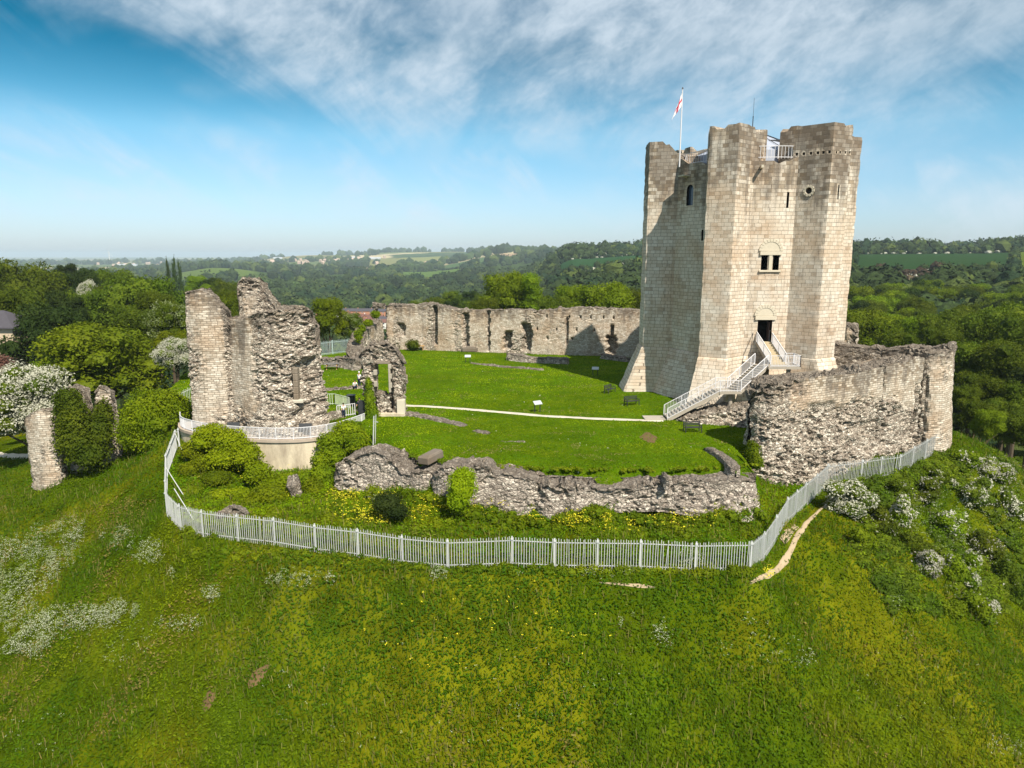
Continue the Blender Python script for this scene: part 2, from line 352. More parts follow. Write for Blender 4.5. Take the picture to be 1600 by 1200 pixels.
CONC = plain('concrete', (0.36, 0.32, 0.26), 0.9, 0.2, 0.2, 1.5)
PATH = plain('limestone_path', (0.52, 0.47, 0.38), 0.95, 0.1, 0.2, 0.8)
DIRT = plain('bare_earth', (0.36, 0.28, 0.18), 0.95, 0.1, 0.3, 1.2)
WOOD = plain('wood', (0.38, 0.23, 0.09), 0.8, 0.2, 0.2, 4)
GREYWOOD = plain('weathered_wood', (0.16, 0.15, 0.14), 0.8, 0.2, 0.2, 4)
BLACK = plain('dark_opening', (0.012, 0.011, 0.010), 0.9, 0.1)
GLASS = plain('window_glass', (0.05, 0.07, 0.10), 0.12, 0.6, 0.1)
BARK = plain('bark', (0.085, 0.065, 0.045), 0.95, 0.1, 0.3, 5)
def render_mat():
    t = NT('lime_render', 0.9, 0.2); o = t.coord(); n = t.noise(t.mapping(o, (1, 1, 0.35)), 0.9, 6, 0.65)
    c = t.mix(t.mr(n, 0.42, 0.68), (0.60, 0.52, 0.38), (0.33, 0.27, 0.20)); c = t.mix(t.mr(t.noise(o, 6, 5, 0.7), 0.5, 0.8, 0, 0.4), c, (0.24, 0.20, 0.15))
    t.bump(n, 0.3, 0.05); return t.color(c)
RENDER = render_mat()
L_BRIGHT = leaf_mat('leaf_bright', (0.125, 0.185, 0.005), (0.21, 0.26, 0.010), (0.085, 0.145, 0.005))
L_MID = leaf_mat('leaf_mid', (0.070, 0.105, 0.006), (0.135, 0.165, 0.011), (0.052, 0.085, 0.006))
L_DARK = leaf_mat('leaf_dark', (0.026, 0.048, 0.009), (0.055, 0.080, 0.013), (0.020, 0.038, 0.008))
L_YEL = leaf_mat('leaf_yellow', (0.13, 0.175, 0.003), (0.22, 0.25, 0.006), (0.09, 0.135, 0.004))
L_LIME = leaf_mat('leaf_lime', (0.19, 0.27, 0.004), (0.30, 0.36, 0.008), (0.15, 0.22, 0.004))
L_BLOS = leaf_mat('hawthorn_blossom', (0.42, 0.41, 0.33), (0.58, 0.57, 0.48), (0.32, 0.32, 0.24), 0.15)
L_CHES = leaf_mat('chestnut_blossom', (0.20, 0.24, 0.10), (0.40, 0.42, 0.25), (0.10, 0.15, 0.04), 0.2)
L_MEAD = leaf_mat('meadow_leaf', (0.85, 0.88, 0.8), (1.15, 1.1, 1.0), (0.85, 0.95, 0.9), 0.32, True)
FLW = leaf_mat('white_flower', (0.29, 0.32, 0.20), (0.44, 0.46, 0.33), (0.26, 0.29, 0.17), 0.1)
FLY = leaf_mat('yellow_flower', (0.62, 0.52, 0.02), (0.80, 0.72, 0.04), (0.55, 0.5, 0.03), 0.1)

# ------------------------------------------------------------------ the lie of the land
KX, KY = 25.47, 77.0
LAWN_POLY = [(-44, 106), (-20, 111.5), (18, 103.5), (27, 99), (40, 82), (41, 66), (33, 60.5), (20, 54), (18.0, 47.2), (12, 46.3), (4, 46.3), (-1, 46.9),
             (-5, 48.3), (-8.5, 51), (-10.5, 54.2), (-13.2, 58), (-14.2, 61.5), (-16, 62.6), (-19, 63), (-30, 65.5), (-40, 74), (-46, 90)]
CTRL = [(-30, 95, 0), (-10, 95, 0), (10, 95, 0), (25, 90, 0), (35, 80, 0), (36, 68, 0), (25, 62, 0), (12, 62, 0), (0, 62, 0), (-8, 62, 0), (0, 78, 0), (12, 78, 0), (-15, 78, 0),
        (-28, 78, 0), (-38, 95, 0), (15, 52, 0), (5, 52, 0), (-4, 53, 0), (16, 47.6, 0), (8, 47, 0), (0, 48, 0), (-8, 52.5, 0), (-20, 110, 0), (0, 106, 0), (17, 102, 0), (-18, 66, -0.1),
        (-24, 64, -0.4), (-28, 62, -0.5), (-16, 60, -0.5), (-12, 58, -0.8), (-22, 59, -0.5)]
for q in [(590, 766, -2.5), (520, 770, -2.9), (450, 738, -3.0), (700, 800, -2.6), (800, 800, -2.6), (870, 810, -2.7), (1000, 800, -2.6), (1150, 812, -2.8), (1210, 775, -2.9), (330, 740, -3.0), (380, 790, -3.9),
          (283, 826, -4.2), (262, 807, -4.3), (276, 704, -2.2), (262, 745, -3.2), (318, 838, -4.0), (430, 850, -3.9), (560, 868, -3.75), (800, 885, -3.6), (1000, 888, -3.6), (1172, 886, -3.7),
          (1228, 815, -3.7), (1290, 757, -3.6), (1404, 741, -3.7), (1464, 706, -3.2), (1500, 714, -3.3), (1240, 755, -3.2),
          (0, 850, -9), (0, 1000, -12), (0, 1200, -15.2), (200, 800, -5.6), (110, 748, -6.0), (185, 716, -5.0), (0, 712, -8.6), (60, 745, -7.2),
          (400, 1200, -11), (800, 1200, -9.4), (1200, 1200, -10.4), (1600, 1200, -14.5), (1600, 900, -11.5), (1580, 740, -9.5), (1300, 1000, -8.6), (1400, 850, -6.6), (1500, 960, -10.2),
          (800, 1000, -5.9), (400, 1000, -7.2), (1100, 1000, -6.4), (200, 950, -8.4), (1300, 860, -5.0), (1330, 800, -4.4)]:
    x, y = G(*q); CTRL.append((x, y, q[2]))
CTRL += [(-19.3, 55.2, -3.5), (-22.5, 55.4, -3.4), (-16.8, 55.6, -3.0), (-19.3, 53.6, -3.7), (0, 122, -4), (20, 116, -4), (-28, 120, -4), (0, 150, -14), (-50, 150, -18), (50, 150, -17), (48, 110, -10), (48, 95, -6), (85, 110, -19), (52, 72, -7), (47, 65, -4), (110, 70, -26), (75, 70, -15), (90, 40, -24),
         (-54, 100, -7), (-60, 120, -12), (-50, 85, -6), (-42, 72, -4), (-90, 82, -11), (-120, 120, -16), (-100, 40, -16), (-60, 40, -14.5), (-110, 160, -20), (60, 20, -26), (25, 10, -21), (0, 5, -20), (-25, 10, -21), (-60, 5, -26),
         (0, -20, -27), (-60, -20, -30), (60, -20, -32), (120, 0, -34), (-120, 0, -26), (120, 160, -22), (0, 170, -18), (-36, 62, -4.6), (-33.5, 66, -1.5)]
_c = np.array(CTRL, float); _n = len(_c)
def _tps(r2): return np.where(r2 > 1e-9, 0.5 * r2 * np.log(r2 + 1e-12), 0)
_K = np.zeros((_n + 3, _n + 3)); _K[:_n, :_n] = _tps((_c[:, None, 0] - _c[None, :, 0]) ** 2 + (_c[:, None, 1] - _c[None, :, 1]) ** 2) + np.eye(_n) * 0.6
_K[:_n, _n] = 1; _K[:_n, _n + 1:] = _c[:, :2]; _K[_n:, :_n] = _K[:_n, _n:].T
_w = np.linalg.solve(_K, np.concatenate([_c[:, 2], [0, 0, 0]]))
FPX = np.array([-2000, 0, 250, 340, 500, 650, 800, 900, 1000, 1200, 1350, 1500, 1600, 3600.])
FY = np.array([180, 300, 500, 750, 1000, 1300, 2000, 3500, 5500, 9000, 20000.])
FZ = np.array([[-22, -32, -42, -48, -52, -55, -56, -58, -58, -58, -58], [-22, -32, -42, -50, -54, -56, -56, -58, -58, -58, -58], [-24, -34, -44, -50, -54, -56, -50, -56, -56, -56, -56],
               [-26, -36, -46, -50, -52, -46, -20, -50, -55, -52, -55], [-28, -38, -46, -50, -52, -52, -50, -40, 10, 0, -50], [-28, -38, -46, -50, -50, -48, -45, -35, 40, 10, -50],
               [-26, -34, -42, -46, -46, -44, -36, 36, 30, 0, -50], [-22, -24, -20, -10, 4, 17, 22, 20, 0, 0, -50], [-22, -18, -12, 0, 11, 20, 24, 20, 10, 0, -50],
               [-20, -14, -6, 4, 13, 16, 10, 0, 0, 0, -50], [-20, -14, 2, 12, 17, 19, 6, 0, 0, 0, -50], [-18, -12, 3, 12, 18, 22, 8, 0, 0, 0, -50], [-18, -12, 3, 13, 22, 27, 10, 0, 0, 0, -50], [-18, -10, 0, 10, 20, 27, 10, 0, 0, 0, -50.]])
def far_z(x, y):
    yy = np.maximum(y, 180); px = np.clip(800 + x / yy * F_PX, -1999, 3599); ly = np.log(np.clip(np.hypot(np.maximum(y, 1), np.maximum(np.abs(x) - 0.9 * yy, 0)), 180.1, 19900))
    i = np.clip(np.searchsorted(FPX, px) - 1, 0, len(FPX) - 2); L = np.log(FY); j = np.clip(np.searchsorted(L, ly) - 1, 0, len(FY) - 2)
    a = (px - FPX[i]) / (FPX[i + 1] - FPX[i]); b = (ly - L[j]) / (L[j + 1] - L[j]); a = a * a * (3 - 2 * a)
    z = (FZ[i, j] * (1 - a) + FZ[i + 1, j] * a) * (1 - b) + (FZ[i, j + 1] * (1 - a) + FZ[i + 1, j + 1] * a) * b
    return z + (fbm(x / 420, y / 420, s=5) - 0.5) * np.clip((yy - 600) / 150, 0, 14)
TERR_ARC = [(-31.2, 63.2), (-30.2, 61.0), (-27.8, 59.2), (-25.2, 58.0), (-22.5, 57.3), (-19.6, 56.9), (-17.2, 57.3), (-15.4, 58.8), (-14.2, 61.0), (-13.6, 62.6)]
def H(x, y):
    x = np.asarray(x, float); y = np.asarray(y, float); sh = x.shape; x = x.ravel(); y = y.ravel(); out = np.empty(len(x))
    for k in range(0, len(x), 60000):
        X, Y = x[k:k + 60000], y[k:k + 60000]; cx, cy = np.clip(X, -125, 125), np.clip(Y, -25, 175)
        zn = _tps((cx[:, None] - _c[None, :, 0]) ** 2 + (cy[:, None] - _c[None, :, 1]) ** 2) @ _w[:_n] + _w[_n] + cx * _w[_n + 1] + cy * _w[_n + 2]
        ins = inpoly(X, Y, LAWN_POLY); dl = edge_dist(X, Y, LAWN_POLY); fl = np.where(ins, 1 - sst(0, 2.5, dl) * 0.75, 1.0)
        zn = zn * fl
        amp = np.where(ins, 0.05, np.clip(dl / 4, 0, 1) * 0.55)
        zn = zn + (fbm(X / 5.0, Y / 5.0, s=2) - 0.5) * amp + (fbm(X / 1.1, Y / 1.1, s=3, o=2) - 0.5) * amp * 0.35
        td = edge_dist(X, Y, TERR_ARC, False); tin = inpoly(X, Y, TERR_ARC + [(-20, 70)]); sdt = np.where(tin, td, -td); carve = sst(0.9, 0.5, sdt) * sst(-4.2, -0.2, sdt) * sst(-26.5, -24, X) * sst(-14.2, -16, X)
        zn = zn - carve * np.maximum(zn + 3.25, 0)
        d = np.maximum(np.maximum(np.abs(X) - 115, 0), np.maximum(np.maximum(Y - 150, -20 - Y), 0)); w = sst(0, 90, d)
        out[k:k + 60000] = zn * (1 - w) + (far_z(X, Y) * w if w.max() > 0 else 0)
    return out.reshape(sh)
def h1(x, y): return float(H(np.array([x]), np.array([y]))[0])
def hits(px, py):                                     # where sight lines through pixels of the photograph meet the ground
    px = np.atleast_1d(np.asarray(px, float)); py = np.atleast_1d(np.asarray(py, float)); u = (600 - py) / F_PX
    d = np.stack([(px - 800) / F_PX, CP + u * SP, -SP + u * CP], -1); lo = np.full(len(px), 15.0); hi = np.full(len(px), 15.0); done = np.zeros(len(px), bool)
    t = 15.0
    while t < 400 and not done.all():
        t2 = t * 1.02; P = d * t2; below = (P[:, 2] + CAM_H) < H(P[:, 0], P[:, 1]); new = below & ~done
        lo[new] = t; hi[new] = t2; done |= below; t = t2
    lo[~done] = t; hi[~done] = t
    for _ in range(12):
        m = (lo + hi) / 2; P = d * m[:, None]; b = (P[:, 2] + CAM_H) < H(P[:, 0], P[:, 1]); hi = np.where(b, m, hi); lo = np.where(b, lo, m)
    P = d * hi[:, None]; P[:, 2] += CAM_H; return P
def hit(px, py): return hits(px, py)[0]

FIELDS = [(1320, 1572, 500, 930, (0.020, 0.050, 0.016)), (1572, 1680, 440, 900, (0.070, 0.105, 0.012)), (1440, 1548, 985, 1230, (0.16, 0.075, 0.045)), (870, 1012, 860, 1120, (0.022, 0.062, 0.022)),
          (955, 1012, 1140, 1220, (0.20, 0.16, 0.08)), (628, 722, 1700, 2350, (0.075, 0.13, 0.025)), (540, 622, 2500, 3150, (0.36, 0.28, 0.19)), (285, 405, 1650, 2150, (0.085, 0.13, 0.03)),
          (630, 690, 3600, 4300, (0.17, 0.19, 0.06)), (772, 815, 2500, 3000, (0.30, 0.23, 0.15)), (700, 770, 2450, 2850, (0.06, 0.11, 0.04)), (1330, 1450, 430, 492, (0.10, 0.085, 0.05)), (440, 520, 2700, 3400, (0.20, 0.18, 0.10)), (825, 875, 700, 800, (0.09, 0.14, 0.02))]
def spaced(a, b, st, far, g):
    core = list(np.arange(a, b + 1e-6, st)); lo, hi, s1 = [a], [b], st
    while hi[-1] < far: s1 *= g; hi.append(hi[-1] + s1)
    return core, hi[1:]
def terrain():
    cx, hx = spaced(-78, 78, 0.45, 17000, 1.024); xs = np.array([-v for v in hx[::-1]] + cx + hx)
    cy, hy = spaced(16, 122, 0.45, 21000, 1.018); ylo = [16 - 0.8 * 1.25 ** k for k in range(1, 18)][::-1]; ys = np.array(ylo + cy + hy)
    X, Y = np.meshgrid(xs, ys, indexing='ij'); Z = H(X, Y)
    n1 = fbm(X / 7, Y / 7, s=11); n2 = fbm(X / 2.2, Y / 2.2, s=12)
    a, b, c = np.array([0.055, 0.085, 0.002]), np.array([0.10, 0.115, 0.004]), np.array([0.030, 0.058, 0.002])
    col = a + (b - a) * sst(0.4, 0.65, n1)[..., None]; col = col + (c - col) * (sst(0.48, 0.7, n2) * 0.7)[..., None]
    PX = 800 + X / np.maximum(Y, 1) * F_PX
    fr = sst(200, 400, Y); gw = np.array([0.035, 0.062, 0.014]); col = col + (gw - col) * fr[..., None]
    f1, f2, rc = worley(X / 420 + 0.3 * n1, Y / 620, X * 0, 9); pal = np.array([[0.05, 0.085, 0.03], [0.085, 0.12, 0.035], [0.30, 0.26, 0.15], [0.16, 0.17, 0.06], [0.04, 0.07, 0.03], [0.40, 0.36, 0.22], [0.11, 0.15, 0.05]])
    fc = pal[np.clip((rc * 7).astype(int), 0, 6)]; m = sst(2300, 3200, Y); edge = sst(0.0, 0.05, f2 - f1)[..., None]
    col = col + (fc * edge + np.array([0.03, 0.05, 0.02]) * (1 - edge) - col) * m[..., None]
    for p0, p1, y0, y1, cc in FIELDS:
        k = (PX > p0) & (PX < p1) & (Y > y0) & (Y < y1); col[k] = cc
    V = np.stack([X, Y, Z], -1).reshape(-1, 3); Fc = grid_faces(len(xs), len(ys))
    # faces well inside the ward belong to the mown lawn sheet's ground too, one continuous ground
    cent = V[Fc].mean(1); mi = inpoly(cent[:, 0], cent[:, 1], LAWN_POLY).astype(int)
    o = npmesh('ground', V, Fc, [GROUND, LAWN], smooth=True, cols=col.reshape(-1, 3), mi=mi); tag(o, 'green hillside, mown castle lawn and far valley', 'ground', kind='structure')
terrain()

def strip(name, pts, w, mat, lift=0.02, label=None, cat='path', onpx=True, seed=0, kind='structure', res=0.3):
    P = hits([p[0] for p in pts], [p[1] for p in pts])[:, :2] if onpx else np.array(pts)[:, :2]
    ws = np.array([p[2] if len(p) > 2 else w for p in pts]); d = np.concatenate([[0], np.cumsum(np.hypot(*np.diff(P, axis=0).T))])
    s = np.linspace(0, d[-1], max(3, int(d[-1] / res))); x = np.interp(s, d, P[:, 0]); y = np.interp(s, d, P[:, 1]); w_ = np.interp(s, d, ws)
    k = max(1, int(1.2 / res)); ker = np.ones(2 * k + 1) / (2 * k + 1); sm = lambda q: np.convolve(np.pad(q, k, mode='reflect', reflect_type='odd'), ker, 'valid'); x, y = sm(x), sm(y)
    tx, ty = np.gradient(x), np.gradient(y); L = np.hypot(tx, ty); nx, ny = -ty / L, tx / L; V = []; nr = 6
    for j in range(nr):
        q = j / (nr - 1) * 2 - 1; off = q * w_ / 2 * (0.55 + 0.9 * fbm(s / 0.9, s * 0 + (3 if q > 0 else 9), s=seed)); X = x + nx * off; Y = y + ny * off
        V.append(np.stack([X, Y, H(X, Y) + lift * (1.0 if abs(q) < 0.9 else 0.2)], -1))
    V = np.stack(V, 1).reshape(-1, 3); o = npmesh(name, V, grid_faces(len(s), nr), mat, smooth=True); return tag(o, label, None, None, kind)

# ------------------------------------------------------------------ ruined masonry
def ruin(name, pts, res=0.2, mat=None, parent=None, rub=0.5, seed=0, gouges=(), jag=0.6, er=0.8, dark_h=1.6, holes=(), rubfn=None, step=0.3, dk0=0.0, amp=1.0):
    """pts: (x, y, z outer base, z inner base, z top, thickness, batter); the outer face looks to the right of the way along."""
    P = np.array(pts, float); d = np.concatenate([[0], np.cumsum(np.hypot(*np.diff(P[:, :2], axis=0).T))]); n = max(6, int(d[-1] / res)); s = np.linspace(0, d[-1], n)
    I = [np.interp(s, d, P[:, k]) for k in range(7)]; x, y, zo, zi, zt, th, ba = I
    tx, ty = np.gradient(x), np.gradient(y); k = 3; ker = np.ones(2 * k + 1) / (2 * k + 1)
    tx = np.convolve(np.pad(tx, k, mode='edge'), ker, 'valid'); ty = np.convolve(np.pad(ty, k, mode='edge'), ker, 'valid'); L = np.hypot(tx, ty) + 1e-9; nx, ny = ty / L, -tx / L
    e = np.minimum(s, d[-1] - s); w = np.sqrt(np.clip(1 - (1 - np.clip(e / er, 0.0, 1)) ** 2, 0.02, 1)); hw = th / 2 * w
    j = (fbm(s / 1.3 + seed, s * 0 + seed, s=seed) - 0.5) * 2 * jag; zt = zt + np.round(j / step) * step * 0.6 + j * 0.5 - (1 - w) * min(1.2, (zt - zo).max() * 0.25)
    hmax = max((zt - zo).max(), 0.4); nO = max(3, int(hmax / res)); nT = max(4, int(th.max() / res)); nI = max(2, int(max((zt - zi).max(), 0.3) / (res * 1.3)))
    rows = []; uv = []; vv = []
    for a in np.linspace(0, 1, nO, endpoint=False):
        off = hw + ba * (1 - a) ** 1.6; z = zo + (zt - zo) * a; rows.append((x + nx * off, y + ny * off, z)); uv.append((s, z)); vv.append(a + 0 * s)
    for b in np.linspace(1, -1, nT):
        off = hw * b; q = fbm(s / 0.8, s * 0 + b * 1.5, s=seed + 5) - 0.5; z = zt + q * 0.5 * jag - 0.12 * b * b
        rows.append((x + nx * off, y + ny * off, z)); uv.append((s, zt + (1 - b) * hw)); vv.append(1 + 0 * s)
    for a in np.linspace(1, 0, nI + 1)[1:]:
        off = -hw; z = zi + (zt - zi) * a; rows.append((x + nx * off, y + ny * off, z)); uv.append((s + 50, z)); vv.append(a + 0 * s)
    V = np.stack([np.stack(r, -1) for r in rows], 1); UV = np.stack([np.stack(r, -1) for r in uv], 1); VV = np.stack(vv, 1); nr = V.shape[1]
    ds = np.gradient(V, axis=0); dr = np.gradient(V, axis=1); Nn = np.cross(ds, dr); Nn /= np.linalg.norm(Nn, axis=2, keepdims=True) + 1e-9
    X, Y, Z = V[..., 0], V[..., 1], V[..., 2]; S = s[:, None] + 0 * Z; up = zt[:, None] - Z; istop = np.zeros_like(Z); istop[:, nO:nO + nT] = 1
    rb = rub + (fbm(X / 1.9, Y / 1.9, Z / 1.9, s=seed + 7) - 0.5) * 1.6 + np.clip(1 - e[:, None] / 1.1, 0, 1) * 0.8 + istop * 0.9 + np.clip(1 - up / 0.7, 0, 1) * 0.5
    if rubfn: rb = rb + rubfn(S, Z, VV)
    rb = np.clip(rb, 0, 1)
    f1, f2, rc = worley(X / 0.42, Y / 0.42, Z / 0.25, seed); g1, g2, gc = worley(X / 0.24 + 9, Y / 0.24, Z / 0.15, seed + 50)
    sz = 0.35 + 1.1 * sst(0.38, 0.66, fbm(X / 2.2, Y / 2.2, Z / 1.6, s=seed + 12, o=2))
    disp = rb * ((rc - 0.55) * 0.26 * sz - np.clip(0.16 - (f2 - f1), 0, 1) * 0.75 * sz + (gc - 0.5) * 0.11 + (fbm(X / 1.7, Y / 1.7, Z / 1.1, s=seed + 3) - 0.5) * 0.55 - 0.12) * amp
    disp += (1 - rb) * ((fbm(X / 2.5, Y / 2.5, Z / 2.5, s=seed + 4) - 0.5) * 0.18 + (gc - 0.5) * 0.035)
    front = np.zeros_like(Z); front[:, :nO] = 1
    for gs, z0, z1, hwid, dep in gouges:                # scars and deep hollows in the outer face
        wob = (fbm(Z / 0.7, Z * 0 + gs, s=seed + 9) - 0.5) * hwid * 1.6; m = sst(hwid, hwid * 0.55, np.abs(S - gs - wob)) * sst(z0 - 0.2, z0 + 0.25, Z) * sst(z1 + 0.2, z1 - 0.25, Z) * front
        disp -= m * dep; rb = np.maximum(rb, m * 0.9)
    V = V + Nn * disp[..., None]
    top_d = np.clip(1 - up / dark_h, 0, 1) * 0.75; dk = np.clip(dk0 + top_d + istop * 0.15 + (fbm(X / 3, Y / 3, Z / 4, s=seed + 8) - 0.5) * 0.6, 0, 1)
    # close the end slits
    Fc = grid_faces(n, nr)
    o = npmesh(name, V.reshape(-1, 3), Fc, mat or RUIN, parent, uv=UV.reshape(-1, 2), attrs={'rub': rb.ravel(), 'dark': dk.ravel()})
    return o
def PP(px, py, Y):
    x, z = A(px, py, Y); return x, Y, z
def ruins():
    # -- the tumbled front wall between lawn and bank
    def fw(name, L, label, seed, **k):
        o = ruin(name, L, 0.16, GREYR, rub=0.95, seed=seed, jag=0.5, er=1.2, dk0=0.14, dark_h=0.7, amp=1.0, **k); tag(o, label, 'ruined wall', 'stumps of the tumbled front wall')
    fw('ruined_wall', [(-13.8, 52.2, -2.6, -1.2, -1.3, 1.9, 0.4), (-12.2, 51.7, -2.7, -0.6, 0.1, 2.2, 0.4), (-10.3, 51.4, -2.7, -0.4, 0.72, 2.4, 0.4), (-8.6, 50.5, -2.6, -0.4, 0.3, 2.2, 0.4), (-7.2, 49.5, -2.6, -0.4, -0.35, 1.9, 0.4), (-5.2, 48.5, -2.6, -0.4, -0.1, 1.9, 0.4)],
       'rounded grey rubble stump left of the lime green ivy clump', 3)
    fw('ruined_wall', [(-5.8, 48.4, -2.7, -0.4, -0.1, 1.9, 0.4), (-4.4, 47.8, -2.7, -0.4, 0.6, 2.2, 0.4), (-2.6, 47.3, -2.7, -0.4, 0.72, 2.3, 0.5), (-0.6, 47.1, -2.7, -0.4, 0.5, 2.3, 0.5), (0.6, 46.8, -2.7, -0.4, 0.1, 2.1, 0.5), (2.6, 46.3, -2.7, -0.4, -0.75, 1.6, 0.4)],
       'long grey rubble hump just behind the lime green ivy clump', 8)
    fw('ruined_wall', [(1.5, 46.1, -2.7, -0.6, -0.9, 1.5, 0.3), (2.5, 46.0, -2.9, -0.4, -0.05, 1.8, 0.4), (4.4, 45.9, -2.9, -0.4, -0.15, 1.8, 0.4), (5.8, 45.9, -2.6, -0.5, -0.7, 1.5, 0.3)],
       'short square grey rubble stump between the hump and the low bank wall', 14)
    fw('ruined_wall', [(4.2, 46.1, -2.4, -0.5, -0.8, 1.4, 0.2), (7, 45.8, -2.3, -0.4, -0.45, 1.5, 0.3), (10.2, 45.9, -2.2, -0.4, -0.15, 1.6, 0.4), (13.4, 46.1, -2.6, -0.4, -0.05, 1.7, 1.0), (15.6, 46.5, -2.8, -0.4, -0.05, 1.8, 1.2), (17.4, 47.2, -2.8, -0.4, -0.3, 1.6, 0.7)],
       'long low grey rubble bank wall nearest the fence corner', 21)
    # -- tall curtain wall right of the keep stairs
    def rf(S, Z, v): return sst(3.6, 0.4, Z) * 0.75 + sst(4.5, 1.5, S) * 0.8 - sst(2.5, 4.5, Z) * sst(3.5, 7, S) * 0.55
    o = ruin('curtain_wall', [(18.6, 53.4, -3.0, 0, 5.2, 2.2, 1.0), (20.2, 53.9, -3.2, 0, 5.6, 2.4, 0.9), (24.7, 56.0, -3.5, 0, 5.5, 2.4, 0.6), (28.6, 58.2, -3.6, 0, 5.4, 2.3, 0.5), (32.8, 60.6, -3.6, 0, 5.9, 2.3, 0.4), (37.4, 63.0, -3.4, 0, 6.2, 2.3, 0.3)], 0.15, RUIN, rub=0.20, seed=31,
             rubfn=rf, jag=0.3, er=1.3, dark_h=2.6, amp=1.35, gouges=[(14.6, -1, 6, 0.16, 0.55), (7.0, 1.4, 3.2, 2.0, 0.25), (13.6, -1.9, 0.9, 3.0, 0.30), (19.6, -1, 3.5, 0.25, 0.4)], dk0=0.14)
    tag(o, 'high curtain wall of pale rubble with dark crest behind the climbing fence', 'curtain wall')
    o = ruin('corner_bastion', [(37.2, 63.3, -3.2, 0, 6.3, 2.6, 0.3), (39.0, 63.7, -3.6, 0, 6.5, 2.6, 0.7), (40.4, 65.0, -4.2, 0, 6.4, 2.6, 0.9), (40.9, 67.6, -4.6, 0, 6.0, 2.4, 0.8)], 0.17, RUIN, rub=0.12, seed=37, jag=0.25, er=0.5, dark_h=1.5, dk0=0.05, gouges=[(0.5, -3, 4, 0.22, 0.35)])
    tag(o, 'battered corner bastion at the outer end of the curtain wall', 'bastion')
    o = ruin('inner_return_wall', [(31.5, 75.5, 0, -4, 6.4, 2.0, 0.5), (34.2, 72.8, 0, -4, 6.1, 2.2, 0.6), (37.6, 70.6, 0, -4, 5.7, 2.4, 0.6), (40.6, 68.2, 0, -5, 6.3, 2.6, 0.3), (42.2, 65.4, 0, -5, 6.6, 2.4, 0.1)], 0.2, GREYR, rub=0.6, seed=41, jag=0.4, er=0.6, dark_h=4, dk0=0.25)
    tag(o, 'grey broken wall running from the keep back to the bastion', 'ruined wall')
    # -- rear curtain wall
    def rg(S, Z, v): return sst(1.2, 0.2, np.abs(S - 8.0)) * 0.7 + sst(1.3, 0.3, np.abs(S - 2.2)) * 0.6 + sst(1.0, 0.2, np.abs(S - 12.4)) * 0.5 + sst(2.6, 1.2, np.abs(S - 22.4)) * sst(3.6, 2.4, Z) * 0.8
    o = ruin('curtain_wall', [(-20.4, 112.2, -0.4, -3, 7.2, 2.2, 0.2), (-12, 110.6, -0.4, -3, 7.5, 2.2, 0.2), (-10.5, 110.2, -0.4, -3, 7.2, 2.2, 0.2), (-8.6, 109.8, -0.4, -3, 6.7, 2.2, 0.2), (5, 107, -0.4, -3, 6.8, 2.2, 0.2), (7.4, 106.4, -0.4, -3, 7.4, 2.2, 0.2), (16, 104.6, -0.4, -3, 7.2, 2.2, 0.2), (22, 103, -0.4, -3, 7.1, 2.2, 0.2), (34, 97, -0.4, -3, 7, 2.2, 0.2), (42, 84, -0.4, -4, 6.8, 2.2, 0.2)],
             0.19, RUIN, rub=0.02, seed=47, rubfn=rg, jag=0.28, er=0.7, dark_h=2.6, dk0=0.06,
             gouges=[(8.6, 1.0, 7, 0.5, 0.9), (13.6, 0.6, 6.0, 0.55, 1.0), (17.3, 0.2, 6.6, 0.28, 0.7), (20.4, 0.6, 3.3, 0.7, 1.3), (23.4, 0.4, 4.6, 0.85, 1.4), (29.6, 1.5, 5.6, 0.2, 0.7), (36.4, 0.3, 3.0, 0.9, 1.6), (36.4, 3, 4.6, 0.3, 1.0), (3.0, 2.2, 4.2, 0.8, 0.7)]
             + [(q, 5.55, 5.9, 0.16, 0.8) for q in (26.5, 29.9, 31.6, 33.2, 35.1, 36.6)] + [(q, 3.6, 3.95, 0.15, 0.8) for q in (25, 28, 31, 33.8)] + [(q, 2.2, 2.5, 0.15, 0.8) for q in (26.6, 30.4)])
    tag(o, 'long rear curtain wall closing the far side of the lawn', 'curtain wall')
    g = empty('window_ruin', (-21.6, 111.8, 0), label='thin pillar and lintel round an empty window at the rear wall end', cat='ruined window')
    ruin('pillar', [(-0.9, 0.1, 2.5, 2.5, 6.6, 0.9, 0), (0, 0, 2.5, 2.5, 6.8, 0.9, 0)], 0.15, RUIN, g, rub=0.9, seed=51, jag=0.1, er=0.2)
    ruin('lintel', [(-1.0, 0, 6.5, 6.5, 7.5, 1.0, 0), (1.4, -0.4, 6.6, 6.6, 7.5, 1.0, 0)], 0.15, RUIN, g, rub=0.9, seed=52, jag=0.15, er=0.3, dk0=.4)
    o = ruin('ruined_wall', [(-21.0, 91.5, -0.2, -1, 2.2, 2.4, 0.6), (-21.6, 95, -0.2, -1, 3.4, 2.2, 0.5), (-21.8, 100, -0.3, -2, 4.6, 2.0, 0.4), (-21.6, 106, -0.3, -2, 4.8, 1.8, 0.3), (-21.4, 111.5, -0.3, -2, 5.0, 1.8, 0.2)][::-1], 0.2, RUIN, rub=0.6, seed=55, jag=0.35, dark_h=1.6, dk0=0.2)
    tag(o, 'sloping side wall stepping down towards the gate from the rear wall', 'ruined wall')
    o = ruin('ruined_wall', [(-36, 98.5, -0.2, -0.6, 0.7, 1.6, 0.3), (-31, 97.5, -0.2, -0.6, 0.8, 1.6, 0.3), (-26, 95.6, -0.2, -0.6, 1.0, 1.8, 0.3), (-22, 92.6, -0.2, -0.4, 1.6, 2, 0.4), (-19.6, 90, -0.2, -0.2, 1.7, 1.8, 0.4)], 0.22, GREYR, rub=0.8, seed=57, jag=0.25, dk0=0.2)
    tag(o, 'knee high curving footing below the back palisade', 'wall footing')
